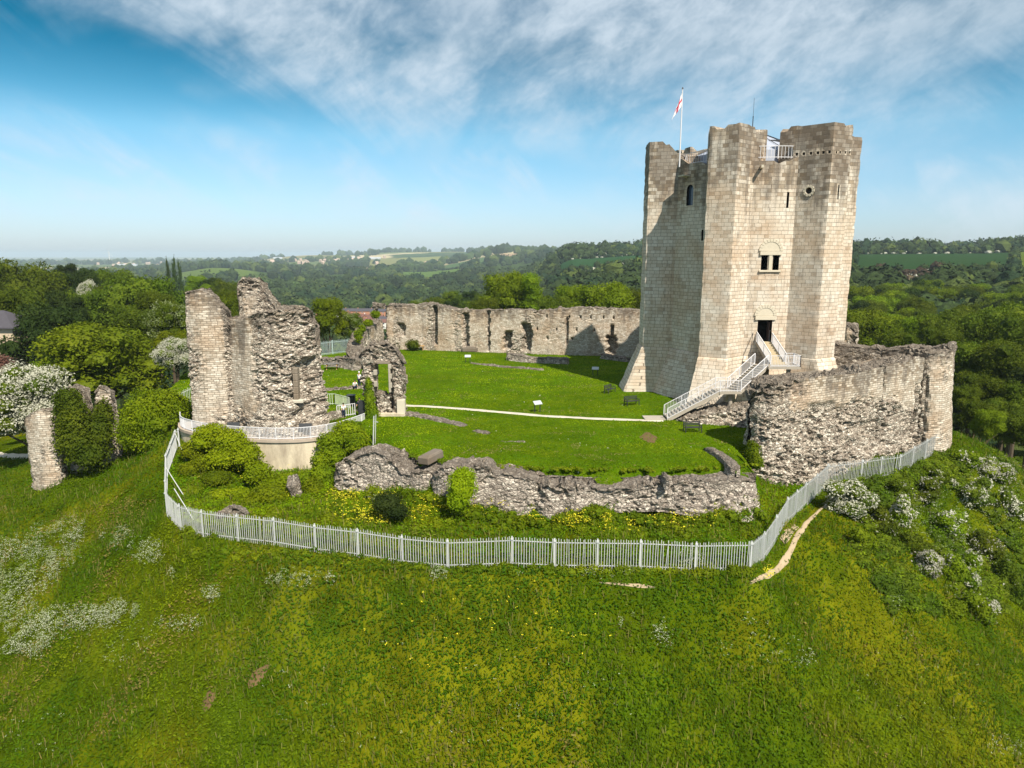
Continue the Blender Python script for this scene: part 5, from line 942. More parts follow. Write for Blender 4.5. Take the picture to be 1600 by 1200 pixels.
# ------------------------------------------------------------------ far woodland, hedges (one mass)
def woodland():
    rs = np.random.RandomState(4)
    def band(n, y0, y1, p0, p1, size, keep_fn, leafy, hfac=0.9):
        Y = np.exp(rs.uniform(np.log(y0), np.log(y1), n) * 1.0); px = rs.uniform(p0, p1, n); x = (px - 800) / F_PX * Y; m = np.ones(n, bool)
        for a, b, c, d, _ in FIELDS: m &= ~((px > a - 3) & (px < b + 3) & (Y > c - 8) & (Y < d + 8))
        m &= ~((px > 484) & (px < 640) & (Y > 440) & (Y < 790)); m &= ~((px > 1315) & (Y > 385) & (Y < 505)); m &= ~((px > 850) & (px < 1016) & (Y > 660) & (Y < 862)); m &= keep_fn(px, Y, x); x, Y, px = x[m], Y[m], px[m]; r = size * rs.uniform(0.6, 1.3, len(x)) * (Y / y0) ** 0.45; z = H(x, Y); return x, Y, z, r, px
    allV, allF4, allF3, cols, base = [], [], [], [], 0
    sets = [band(1900, 118, 240, -300, 1950, 3.2, lambda p, y, x: ((p > 1310) | (p < 480) | (y > 150)) & (H(x, y) < -5.0), True), band(7600, 235, 800, -260, 1900, 5.2, lambda p, y, x: (y > 330) | (p < 640) | (p > 1000), True), band(8400, 800, 2600, -260, 1900, 8.5, lambda p, y, x: (fbm(x / 260, y / 420, s=3) > 0.43) | ((p > 1000)), False), band(6200, 2400, 7000, -260, 1900, 15, lambda p, y, x: fbm(x / 500, y / 900, s=8) > 0.55, False)]
    hx = []
    for a, b, c, d, _ in FIELDS[:6]:                      # hedges round the fields
        for q in range(170): hx.append((a + (b - a) * rs.rand(), (c if rs.rand() < .5 else d) * (1 + rs.normal(0, .006)), 4.0)); hx.append(((a if rs.rand() < .5 else b) + rs.normal(0, 1.0), c + (d - c) * rs.rand(), 4.0))
    for q in range(500): hx.append((rs.uniform(1525, 1640), rs.uniform(900, 1250), 9)); hx.append((rs.uniform(830, 1010), rs.uniform(1180, 1500), 8))
    for q in range(140): hx.append((rs.uniform(1325, 1440), rs.uniform(930, 1050), 6))
    for q in range(420): hx.append((rs.uniform(1320, 1640), rs.uniform(385, 505), 2.0)); hx.append((rs.uniform(850, 1014), rs.uniform(660, 862), 2.6))
    for q in range(130): hx.append((rs.uniform(1325, 1545), rs.uniform(470, 500), 2.2))
    hx = np.array(hx); hxx = (hx[:, 0] - 800) / F_PX * hx[:, 1]; sets.append((hxx, hx[:, 1], H(hxx, hx[:, 1]), hx[:, 2] * rs.uniform(0.5, 1.2, len(hx)), hx[:, 0]))
    for si, (x, Y, z, r, px) in enumerate(sets):
        CV, CF = ICO2 if si <= 1 else ICO1; n = len(x); white = (rs.rand(n) < np.where((px > 860) & (Y < 900), 0.16, np.where((px > 1300) & (Y < 620), 0.28, 0.02))) if si in (0, 1, 2) else (rs.rand(n) < (0.38 if si == 4 else 0))
        white &= (Y < 1300) & ((si == 4) | (fbm(x / 60, Y / 60, s=21) > 0.5))
        tint = rs.uniform(0.65, 1.3, n)[:, None] * (np.array([0.030, 0.048, 0.014]) * (1 + (fbm(x / 90, Y / 140, s=13)[:, None] - 0.5) * 1.3)); dk = rs.rand(n) < 0.22; tint[dk] = np.array([0.018, 0.036, 0.014]); tint[white] = np.array([0.40, 0.40, 0.32])
        yl = rs.rand(n) < 0.12; tint[yl & ~white] = np.array([0.062, 0.085, 0.018]); br = (px > 1360) & (px < 1470) & (Y > 400) & (Y < 500); tint[br & ~white] = np.array([0.05, 0.035, 0.022])
        hz = np.where(white, 0.55, rs.uniform(0.75, 1.15, n)); r = np.where(white, r * 0.6, r); nv = len(CV); D = np.repeat(CV[None], n, 0); seed = np.arange(n)[:, None] * 3.7
        k = 1 + (fbm(D[..., 0] * 1.6 + seed, D[..., 1] * 1.6, D[..., 2] * 1.6, s=31, o=3) - 0.5) * 0.9; Vv = D * k[..., None] * np.stack([r, r, r * hz], -1)[:, None, :] + np.stack([x, Y, z + r * 0.65 * hz], -1)[:, None, :]
        allV.append(Vv.reshape(-1, 3)); allF3.append((CF[None] + (np.arange(n) * nv)[:, None, None] + base).reshape(-1, 3)); base += n * nv; cols.append(np.repeat(tint, nv, 0))
        if si in (0, 1, 2, 4):                                # leaf tufts to break the outline
            nl = 60 if si == 0 else 46 if si == 1 else 26 if si == 2 else 16; Dd = rs.normal(0, 1, (n, nl, 3)); Dd[..., 2] = np.abs(Dd[..., 2]) ; Dd /= np.linalg.norm(Dd, axis=2, keepdims=True); P = Dd * (rs.uniform(0.92, 1.16, (n, nl, 1))) * np.stack([r, r, r * hz], -1)[:, None, :] + np.stack([x, Y, z + r * 0.65 * hz], -1)[:, None, :]
            V, Fq = leaf_quads(P.reshape(-1, 3), Dd.reshape(-1, 3) * .6 + np.array([0, 0, .5]), np.repeat(r * 0.26, nl), 77 + si, jit=0.7); allV.append(V); allF4.append(Fq + base); base += len(V); cols.append(np.repeat(np.repeat(tint, nl, 0) * rs.uniform(0.7, 1.5, (n * nl, 1)), 4, 0))
    t = NT('far_canopy', 0.9, 0.1); o = t.coord(); n1 = t.noise(o, 0.45, 6, 0.75); sc = t.N.new('ShaderNodeVectorMath'); sc.operation = 'SCALE'; t.L.new(t.attr('col', 'Color'), sc.inputs[0]); t.L.new(t.mr(n1, 0.3, 0.7, 0.55, 1.5), sc.inputs[3]); t.bump(n1, 1.0, 1.2); t.color(sc.outputs[0])
    tag(npmesh('woodland', np.concatenate(allV), [np.concatenate(allF4), np.concatenate(allF3)], t.m, cols=np.concatenate(cols)), 'far wood and hedges filling the valley', 'woodland', kind='stuff')
woodland()

# ------------------------------------------------------------------ ivy, shrubs, hawthorn bushes
def bush(name, lobes, nl, size, mats, seed, label, cat, group=None, flower=0.0, core=0.86, jit=0.7):
    L = np.array(lobes, float); c = np.array([L[:, 0].mean(), L[:, 1].mean(), L[:, 2].min() - 0.3]); L[:, :3] -= c
    V, Fs, mi = lobes_mesh(L, nl, size, seed, core, flower, jit, ICO2); o = npmesh(name, V, Fs, mats, mi=mi); o.location = c; return tag(o, label, cat, group)
def blob(px, py, wpx, hpx, Y, dep=None):                 # an ellipsoid that covers a patch of the photo at depth Y
    x, z = A(px, py, Y); k = Y / F_PX; return (x, Y, z, wpx / 2 * k, (dep or wpx / 2 * k), hpx / 2 * k)
def shrubs():
    IVY = 'ivy and shrubs on the ruins'
    bush('ivy', [blob(112, 650, 52, 70, 62.6, 1.1), blob(118, 690, 62, 75, 62.4, 1.2), blob(150, 680, 50, 70, 63.2, 1.1), blob(140, 710, 56, 50, 62.4, 1.2), blob(105, 625, 36, 36, 62.8, 1.0), blob(162, 650, 24, 50, 64.6, 0.8)], 11000, 0.15, [L_MID], 201, 'thick dark ivy hanging down the detached ditch wall', 'ivy', IVY)
    bush('round_shrub', [blob(235, 655, 92, 92, 64.5, 2.6), blob(262, 640, 60, 60, 65.5, 2.0), blob(212, 680, 52, 60, 64, 1.8), blob(245, 690, 70, 40, 64, 2), blob(278, 650, 36, 60, 66, 1.4)], 15000, 0.15, [L_YEL], 203, 'big rounded evergreen shrub between the ditch wall and the gatehouse', 'shrub', IVY)
    bush('ivy', [blob(722, 762, 46, 58, 44.6, 0.7), blob(716, 782, 36, 40, 44.6, 0.7), blob(724, 745, 36, 30, 44.8, 0.6)], 4200, 0.085, [L_LIME], 205, 'lime green clump of ivy on the front rubble wall', 'ivy', IVY)
    bush('ivy', [blob(330, 678, 54, 30, 57.4, 1.2), blob(360, 690, 60, 34, 56.8, 1.3), blob(318, 690, 40, 30, 57, 1.1), blob(385, 712, 46, 40, 55.6, 1.2), blob(402, 740, 44, 36, 54.2, 1.2), blob(350, 716, 60, 34, 55.8, 1.2), blob(430, 758, 50, 26, 53.2, 1.0)], 10000, 0.12, [L_LIME], 207, 'ivy bank tumbling down the left end of the cream terrace', 'ivy', IVY)
    bush('ivy', [blob(545, 672, 50, 30, 58.0, 1.2), blob(520, 692, 50, 34, 57.0, 1.2), blob(556, 690, 40, 34, 56.6, 1.1), blob(506, 722, 40, 34, 55.4, 1.0), blob(480, 748, 44, 24, 54.0, 0.9), blob(520, 715, 40, 34, 55.4, 1.0), blob(505, 745, 50, 34, 53.6, 1.0), blob(450, 750, 40, 20, 53.8, .8)], 10000, 0.12, [L_YEL], 209, 'ivy bank climbing from the stubs to the right end of the terrace', 'ivy', IVY)
    bush('ivy', [blob(578, 625, 16, 44, 63.6, 0.5), blob(582, 650, 22, 40, 63.2, 0.6), blob(576, 602, 9, 26, 63.8, 0.4)], 1800, 0.10, [L_BRIGHT], 211, 'narrow column of ivy climbing the gate pier', 'ivy', IVY)
    bush('shrub', [blob(420, 775, 60, 36, 50.5, 1.0), blob(398, 790, 50, 30, 50, 0.9), blob(440, 790, 36, 26, 50, .8)], 3200, 0.11, [L_YEL], 213, 'yellow green shrub below the narrow stub', 'shrub', IVY)
    bush('shrub', [blob(300, 705, 40, 26, 57.0, 0.9), blob(318, 725, 44, 30, 56.0, 1.0), blob(296, 735, 34, 26, 55.4, 0.8), blob(340, 748, 50, 26, 54.2, 0.9)], 4200, 0.10, [L_YEL], 227, 'yellow green scrub spilling down inside the left fence bend', 'shrub', IVY)
    bush('shrub', [blob(372, 772, 40, 22, 52.0, 0.7), blob(345, 775, 36, 20, 52.0, 0.7), blob(300, 770, 40, 18, 53.0, 0.8), blob(455, 800, 44, 24, 49.4, 0.7), blob(430, 812, 40, 18, 49.0, 0.7)], 3600, 0.10, [L_LIME], 229, 'lime green low scrub above the stone heap', 'shrub', IVY)
    bush('shrub', [blob(490, 765, 34, 34, 51.5, 0.8), blob(482, 785, 34, 28, 51, 0.8)], 2000, 0.11, [L_YEL], 215, 'small yellow green shrub right of the narrow stub', 'shrub', IVY)
    bush('shrub', [blob(605, 787, 50, 36, 45.2, 0.8), blob(620, 800, 40, 24, 44.8, 0.8)], 2200, 0.08, [L_DARK], 217, 'dark fine leaved shrub among yellow flowers', 'shrub', IVY)
    bush('ivy', [blob(1176, 707, 22, 36, 51.2, 0.5), blob(1182, 722, 22, 26, 51.0, 0.5)], 1000, 0.10, [L_BRIGHT], 219, 'leafy elder tuft at the near end of the curtain wall', 'shrub', IVY)
    bush('ivy', [blob(575, 505, 14, 12, 99, 0.8), blob(560, 525, 12, 22, 94, 0.8), blob(587, 492, 14, 12, 104, 0.8), blob(566, 515, 10, 14, 96.5, .7)], 1400, 0.16, [L_YEL], 221, 'strip of moss and ivy on the sloping side wall', 'ivy', IVY)
    bush('shrub', [blob(645, 540, 22, 18, 108.5, .8)], 500, 0.16, [L_MID], 223, 'little shrub at the left foot of the rear wall', 'shrub', IVY)
    bush('copper_shrub', [blob(-5, 575, 50, 40, 80, 1.5)], 1200, 0.18, [plain('copper_leaf', (0.10, 0.045, 0.03), 0.8)], 225, 'copper leaved shrub at the edge above the hawthorn', 'shrub', IVY)
    HW = 'white hawthorn bushes on the right slope'
    rs = random.Random(3)
    for k, (px, py, w, h, fl, lab) in enumerate([(1326, 782, 70, 62, .62, 'round white hawthorn at the top of the dirt trail'), (1447, 880, 46, 50, .95, 'small dense white hawthorn standing alone on the slope'), (1372, 812, 60, 46, .22, 'mostly green bush right of the trail top hawthorn'), (1408, 802, 40, 56, .45, 'narrow flecked hawthorn in the middle of the slope'),
                                              (1440, 768, 60, 40, .35, 'flecked hawthorn under the fence end'), (1480, 815, 50, 50, .32, 'flecked hawthorn right of the narrow one'), (1522, 770, 60, 54, .42, 'brownish white hawthorn below the bastion'), (1560, 735, 56, 44, .5, 'whitest hawthorn below the dark wood'), (1588, 790, 50, 60, .42, 'flecked hawthorn at the right edge'),
                                              (1500, 890, 60, 60, .34, 'grey flecked hawthorn beside the dense white one'), (1545, 850, 60, 60, .3, 'sparse hawthorn lower on the slope'), (1535, 950, 50, 56, .3, 'lowest flecked hawthorn near the shaded hollow'), (1400, 765, 46, 30, .18, 'green bush under the fence'), (1515, 715, 50, 36, .3, 'flecked bush beside the bastion foot'), (1585, 905, 60, 70, .14, 'green thicket at the right edge'),
                                              (1350, 845, 50, 40, .12, 'low green bramble below the trail top hawthorn'), (1430, 850, 50, 40, .1, 'green bramble above the dense white hawthorn'), (1590, 690, 50, 40, .2, 'bush in shade at the edge of the wood'), (1475, 745, 40, 30, .3, 'small flecked bush right of the fence end'), (1490, 950, 40, 40, .1, 'dark bramble in the hollow')]):
        p = hit(px, py + h * 0.42); Y = p[1] + 0.4; L = [blob(px + rs.uniform(-.36, .36) * w, py + rs.uniform(-.3, .32) * h, w * rs.uniform(.34, .6), h * rs.uniform(.34, .6), Y + rs.uniform(-.6, .6)) for _ in range(7)] + [blob(px, py + h * .15, w * .75, h * .6, Y)]
        bush('hawthorn_bush', L, int(1500 + w * h * 0.55), 0.11, [L_BRIGHT if k % 2 else L_MID, L_BLOS], 300 + k, lab, 'bush', HW, min(0.95, fl + 0.16))
shrubs()

# ------------------------------------------------------------------ meadow: leaves and blades on the open ground
FENCED = [G(280, 690, -1.4), G(262, 745, -3.2), G(262, 807, -4.3), G(318, 838, -4.0), G(560, 868, -3.75), G(800, 885, -3.6), G(1172, 888, -3.7), G(1291, 759, -3.6), G(1200, 740, -2), (17, 46), (-5, 48), (-14, 58), (-30, 62)]
def meadow():
    rs = np.random.RandomState(12)
    def place(n, py0, py1, px0=-60, px1=1660, power=1.0):
        px = rs.uniform(px0, px1, n); py = py0 + (py1 - py0) * rs.rand(n) ** power; P = hits(px, py); m = ~(inpoly(P[:, 0], P[:, 1], LAWN_POLY)) & (P[:, 1] < 95) & (P[:, 1] > 20); return P[m]
    # even cover of the slope by area, so that it holds from a step to the side too
    n = 640000; xs = rs.uniform(-62, 62, n); ys = 22 + 78 * rs.rand(n) ** 1.5; inv = (np.abs(xs) < ys * 0.80 + 3); P = np.stack([xs, ys], -1)[inv]
    m = ~inpoly(P[:, 0], P[:, 1], LAWN_POLY); P = P[m]; P = np.column_stack([P, H(P[:, 0], P[:, 1])]); P = P[P[:, 2] > -18.5]
    trail = hits([1296, 1280, 1262, 1248, 1240, 1228, 1210, 1190], [786, 797, 815, 835, 852, 873, 893, 908]); dt = edge_dist(P[:, 0], P[:, 1], [tuple(q[:2]) for q in trail], False); P = P[(dt > 0.24) | (rs.rand(len(dt)) < 0.12)]
    pth = hits([0, 60], [712, 711]); P = P[edge_dist(P[:, 0], P[:, 1], [tuple(q[:2]) for q in pth], False) > 0.9]
    n = len(P); n1 = fbm(P[:, 0] / 6, P[:, 1] / 6, s=41); n2 = fbm(P[:, 0] / 1.6, P[:, 1] / 1.6, s=42); n3 = fbm(P[:, 0] / 0.6, P[:, 1] / 0.6, s=43, o=2)
    a, b, c, d = [np.array(v) for v in ((0.070, 0.112, 0.002), (0.130, 0.150, 0.003), (0.028, 0.062, 0.002), (0.20, 0.14, 0.05))]
    col = a + (b - a) * sst(0.42, 0.62, n1)[:, None]; dk = sst(0.52, 0.72, n2) * 0.5; col = col + (c - col) * dk[:, None]; dry = (fbm(P[:, 0] / 3.3, P[:, 1] / 3.3, s=44) > 0.66) & (rs.rand(n) < 0.4); col[dry] = d
    lush = inpoly(P[:, 0], P[:, 1], FENCED); col[lush] = col[lush] * np.array([1.25, 1.35, 1.0]) + np.array([0.02, 0.03, 0]); near = np.exp(-((P[:, 1] - 40) / 6) ** 2) * sst(-22, -14, P[:, 0]) * sst(18, 10, P[:, 0]); col = col + (np.array([0.045, 0.10, 0.008]) - col) * (near * 0.6)[:, None]
    hgt = 0.05 + 0.16 * rs.rand(n) * (0.5 + n3) + sst(0.6, 0.72, n2) * 0.18; P[:, 2] += hgt; col *= rs.uniform(0.72, 1.34, n)[:, None]; col *= np.array([0.97, 1.10, 0.8])
    up = np.where(rs.rand(n) < 0.35, 0.25, 1.0); N = np.stack([0.15 + 0 * up, -0.25 + 0 * up, up], -1); V, Fq = leaf_quads(P, N, 0.078 + 0.04 * n3, 5, asp=1.9, jit=0.45)
    # standing blades and seed heads in drifts
    nb = 150000; xs = rs.uniform(-58, 58, nb); ys = 24 + 50 * rs.rand(nb) ** 1.3; k = (np.abs(xs) < ys * 0.8 + 2) & ~inpoly(xs, ys, LAWN_POLY) & (fbm(xs / 2.6, ys / 2.6, s=61) + 0.18 * rs.rand(nb) > 0.57)
    B = np.column_stack([xs[k], ys[k]]); B = B[edge_dist(B[:, 0], B[:, 1], [tuple(q[:2]) for q in trail], False) > 0.4]; nb = len(B); z = H(B[:, 0], B[:, 1]); hb = rs.uniform(0.22, 0.62, nb); th = rs.rand(nb) * 6.283; w = rs.uniform(0.012, 0.03, nb); ln = rs.normal(0, 0.16, (nb, 2))
    dx, dy = np.cos(th) * w, np.sin(th) * w; b0 = np.column_stack([B[:, 0] - dx, B[:, 1] - dy, z - 0.03]); b1 = np.column_stack([B[:, 0] + dx, B[:, 1] + dy, z - 0.03]); b2 = np.column_stack([B[:, 0] + dx * .6 + ln[:, 0] * hb, B[:, 1] + dy * .6 + ln[:, 1] * hb, z + hb]); b3 = np.column_stack([B[:, 0] - dx * .6 + ln[:, 0] * hb, B[:, 1] - dy * .6 + ln[:, 1] * hb, z + hb])
    VB = np.stack([b0, b1, b2, b3], 1).reshape(-1, 3); cb = np.where((rs.rand(nb) < 0.22)[:, None], np.array([0.24, 0.21, 0.07]), np.array([0.085, 0.14, 0.004])) * rs.uniform(0.7, 1.35, nb)[:, None]
    Fq = np.concatenate([Fq, np.arange(nb * 4).reshape(nb, 4) + len(V)]); V = np.concatenate([V, VB]); col = np.concatenate([col, cb])
    # short blades and clover over the mown lawn
    nl_ = 230000; xs = rs.uniform(-46, 42, nl_); ys = 46 + 66 * rs.rand(nl_) ** 1.35; k = inpoly(xs, ys, LAWN_POLY) & (np.hypot(xs - KX, ys - KY) > 9.5); xs, ys = xs[k], ys[k]; lp = [G(a_, b_) for a_, b_ in ((633, 634), (700, 637), (760, 642), (850, 650), (930, 654), (1036, 657))]; k = edge_dist(xs, ys, lp, False) > 0.45; xs, ys = xs[k], ys[k]
    m1 = fbm(xs / 3.0, ys / 1.6, s=71); m2 = fbm(xs / 9, ys / 9, s=72); Q = np.column_stack([xs, ys, H(xs, ys) + rs.uniform(0.0, 0.035, len(xs))]); VL, FL = leaf_quads(Q, np.tile([0.1, -0.15, 1.0], (len(Q), 1)), 0.085, 15, asp=1.8, jit=0.5)
    cl = np.array([0.072, 0.142, 0.0012]) + (np.array([0.135, 0.190, 0.002]) - np.array([0.072, 0.142, 0.0012])) * sst(0.38, 0.66, m1)[:, None]; cl = cl * (0.86 + 0.5 * sst(0.35, 0.65, m2))[:, None] * np.array([1.16, 1.10, 1.0]); dry = (fbm(xs / 1.7, ys / 1.2, s=73) > 0.69) & (rs.rand(len(xs)) < .6); cl[dry] = np.array([0.20, 0.18, 0.06]); dz = rs.rand(len(xs)) < 0.002; cl[dz] = np.array([0.5, 0.5, 0.42]); cl *= rs.uniform(0.75, 1.25, len(xs))[:, None]
    tag(npmesh('lawn_grass', VL, FL, L_MEAD, cols=np.repeat(cl, 4, 0)), 'short mown grass of the castle lawn', 'grass', kind='stuff')
    tag(npmesh('meadow_grass', V, Fq, L_MEAD, cols=np.repeat(col, 4, 0)), 'leafy rough grass covering the mound', 'grass', kind='stuff')
    # bramble scrub on the right slope
    px = rs.uniform(1290, 1640, 1500); py = 700 + 260 * rs.rand(1500) ** 1.2; k = (px - 1290) * 1.15 > (py - 800) * 0.75; k &= ~((px < 1480) & (py < 760 - (px - 1290) * .28)); P = hits(px[k], py[k]); P = P[fbm(P[:, 0] / 4, P[:, 1] / 4, s=3) > 0.50]
    L = [(p[0], p[1], p[2] + 0.1, r, r, r * 0.6) for p, r in zip(P, rs.uniform(0.25, 0.8, len(P)))]
    V, Fs, mi = lobes_mesh(L, 40000, 0.12, 9, 0.80, 0.55); tag(npmesh('scrub', V, Fs, [L_MID, L_BRIGHT], mi=mi), 'bramble scrub over the right slope', 'scrub', kind='stuff')
    # tall weeds at the foot of the fence and in the bank
    L = []
    for _ in range(260):
        t = rs.rand(); px = 300 + 880 * t; q = hit(px, 850 + 30 * math.sin(min(1, t * 1.3) * 1.57) + rs.uniform(4, 18)); r = rs.uniform(0.12, 0.4); L.append((q[0], q[1], q[2], r * 1.2, r, r))
    for _ in range(420):
        px = rs.uniform(285, 1190); q = hit(px, rs.uniform(775 if px > 500 else 740, 840)); r = rs.uniform(0.12, 0.5) * (1 if px > 480 else 1.25); L.append((q[0], q[1], q[2], r * 1.2, r, r * .8))
    for _ in range(150):                              # low tufts where wall meets lawn and bank
        t = rs.rand(); x_ = -13 + 31 * t; L.append((x_, np.interp(x_, [-13, -10, -7, -5, -2, 2, 9, 13, 18], [52.6, 52.2, 50.2, 49.2, 48.3, 47.4, 47.1, 47.4, 48.4]) + rs.normal(0, .2), 0.0, 0.2, 0.16, 0.14))
    for _ in range(110):
        t = rs.rand(); x_ = -13.5 + 31 * t; y_ = np.interp(x_, [-13, -10, -7, -5, -2, 2, 9, 13, 17], [49.8, 48.9, 47.4, 46.2, 44.8, 44.3, 44.5, 44.0, 45.2]); r_ = rs.uniform(0.15, 0.45); L.append((x_, y_ + rs.normal(0, .15), H(np.array([x_]), np.array([y_]))[0] + rs.rand() * 0.5, r_ * 1.2, r_, r_ * rs.uniform(.8, 1.5)))
    V, Fs, mi = lobes_mesh(L, 42000, 0.10, 11, 0.8, 0.75); tag(npmesh('weeds', V, Fs, [L_BRIGHT, L_YEL], mi=mi), 'tall weeds along the fence and bank', 'weeds', kind='stuff')
    # flowers
    def flowers(name, patches, mat, size, label, stalk=True):
        Vs, Fs, b = [], [], 0
        for (px, py, rx, ry, n) in patches:
            r = np.sqrt(rs.rand(n)); th = rs.rand(n) * 6.283; P = hits(px + r * np.cos(th) * rx, py + r * np.sin(th) * ry); P = P[fbm(P[:, 0] / 0.8, P[:, 1] / 0.8, s=6) > 0.42]
            if not len(P): continue
            P[:, 2] += rs.uniform(0.25, 0.85, len(P)); P = np.repeat(P, 3, 0) + rs.normal(0, 0.06, (len(P) * 3, 3)) * [1, 1, 0.2]; V, Fq = leaf_quads(P, np.tile([0.1, -0.2, 1.0], (len(P), 1)), size, b % 999, asp=1.1, jit=0.25); Vs.append(V); Fs.append(Fq + b); b += len(V)
        tag(npmesh(name, np.concatenate(Vs), np.concatenate(Fs), mat), label, 'wildflowers', kind='stuff')
    flowers('cow_parsley', [(25, 895, 70, 50, 2000), (85, 860, 50, 36, 800), (110, 835, 26, 18, 260), (20, 985, 60, 46, 1400), (60, 1010, 40, 26, 500), (120, 975, 60, 18, 650), (180, 965, 40, 16, 500), (185, 848, 30, 16, 260), (230, 870, 30, 18, 260), (265, 905, 10, 6, 40), (330, 938, 14, 10, 90), (280, 985, 40, 10, 90), (675, 905, 14, 10, 90), (810, 902, 14, 10, 80), (470, 915, 60, 10, 160), (520, 912, 26, 8, 80),
                            (960, 905, 50, 8, 120), (982, 985, 16, 14, 110), (1035, 1005, 16, 20, 60), (1080, 885, 22, 10, 120), (1170, 1010, 60, 40, 60), (1245, 1035, 30, 20, 60), (690, 905, 10, 8, 40), (590, 785, 22, 10, 60), (1400, 955, 14, 8, 60), (1440, 1080, 120, 80, 40), (160, 1010, 90, 40, 120), (1580, 1180, 40, 20, 60), (60, 1150, 60, 40, 30), (700, 1100, 300, 90, 70), (1500, 820, 100, 70, 700), (1560, 760, 50, 40, 420), (1530, 900, 60, 60, 300), (1420, 800, 50, 40, 200)], FLW, 0.05, 'drifts of white cow parsley on the slope')
    flowers('buttercups', [(560, 800, 60, 26, 170), (590, 815, 40, 14, 150), (650, 805, 50, 16, 120), (540, 785, 26, 10, 90), (740, 800, 60, 10, 120), (960, 825, 90, 12, 260), (1080, 820, 50, 12, 90), (870, 820, 60, 8, 90), (620, 780, 30, 10, 60), (1200, 905, 10, 6, 30), (760, 1000, 200, 80, 60), (430, 760, 60, 30, 40)], FLY, 0.07, 'yellow wildflowers in the bank inside the fence')
meadow()

# ------------------------------------------------------------------ houses
BRICK = plain('orange_brick', (0.42, 0.20, 0.12), 0.9, 0.1, 0.15, 1.0); TILE = plain('brown_roof_tile', (0.15, 0.075, 0.06), 0.85, 0.2, 0.2, 1.5); TILE2 = plain('slate_roof_tile', (0.07, 0.065, 0.075), 0.8, 0.2, 0.2, 1.5); CREAM = plain('cream_render', (0.52, 0.42, 0.30), 0.9, 0.1, 0.08, 1.0)
PWHITE = plain('white_render', (0.68, 0.66, 0.62), 0.9, 0.1, 0.06, 1.0)
def house(name, w, d, h, rh, wallm, roofm, storeys=2, base=6):
    g = empty(name); m = MB(); m.box((0, 0, h / 2 - base / 2), (w, d, h + base))
    m.add([(-w / 2, -d / 2, h), (-w / 2, d / 2, h), (-w / 2, 0, h + rh), (w / 2, -d / 2, h), (w / 2, d / 2, h), (w / 2, 0, h + rh)], [(0, 1, 2), (3, 5, 4), (0, 2, 5, 3), (1, 4, 5, 2)]); m.build('wall', wallm, g)
    m = MB(); o = 0.35; t = 0.15
    for s in (-1, 1):
        P = [(-w / 2 - o, s * (d / 2 + o), h - rh * o / (d / 2)), (w / 2 + o, s * (d / 2 + o), h - rh * o / (d / 2)), (w / 2 + o, 0, h + rh + 0.05), (-w / 2 - o, 0, h + rh + 0.05)]; m.add(P + [(a, b, c + t) for a, b, c in P], [(0, 1, 2, 3), (4, 5, 6, 7), (0, 1, 5, 4), (1, 2, 6, 5), (2, 3, 7, 6), (3, 0, 4, 7)])
    rf = m.build('roof', roofm, g); m = MB(); m.box((w * 0.3, 0, h + rh + 0.4), (0.8, 0.6, 1.2)); m.build('chimney', wallm, rf)
    for s in range(storeys):
        for x in (-w * 0.28, w * 0.25):
            if s == 0 and x > 0: continue
            m = MB(); m.box((x, -d / 2 - 0.02, 1.5 + s * 2.6), (1.3, 0.08, 1.2)); f = m.build('window', PWHITE, g); m = MB(); m.box((x, -d / 2 - 0.07, 1.5 + s * 2.6), (1.1, 0.04, 1.0)); m.build('pane', GLASS, f)
    m = MB(); m.box((w * 0.25, -d / 2 - 0.03, 1.05), (1.0, 0.08, 2.1)); m.build('door', DARK, g); return g
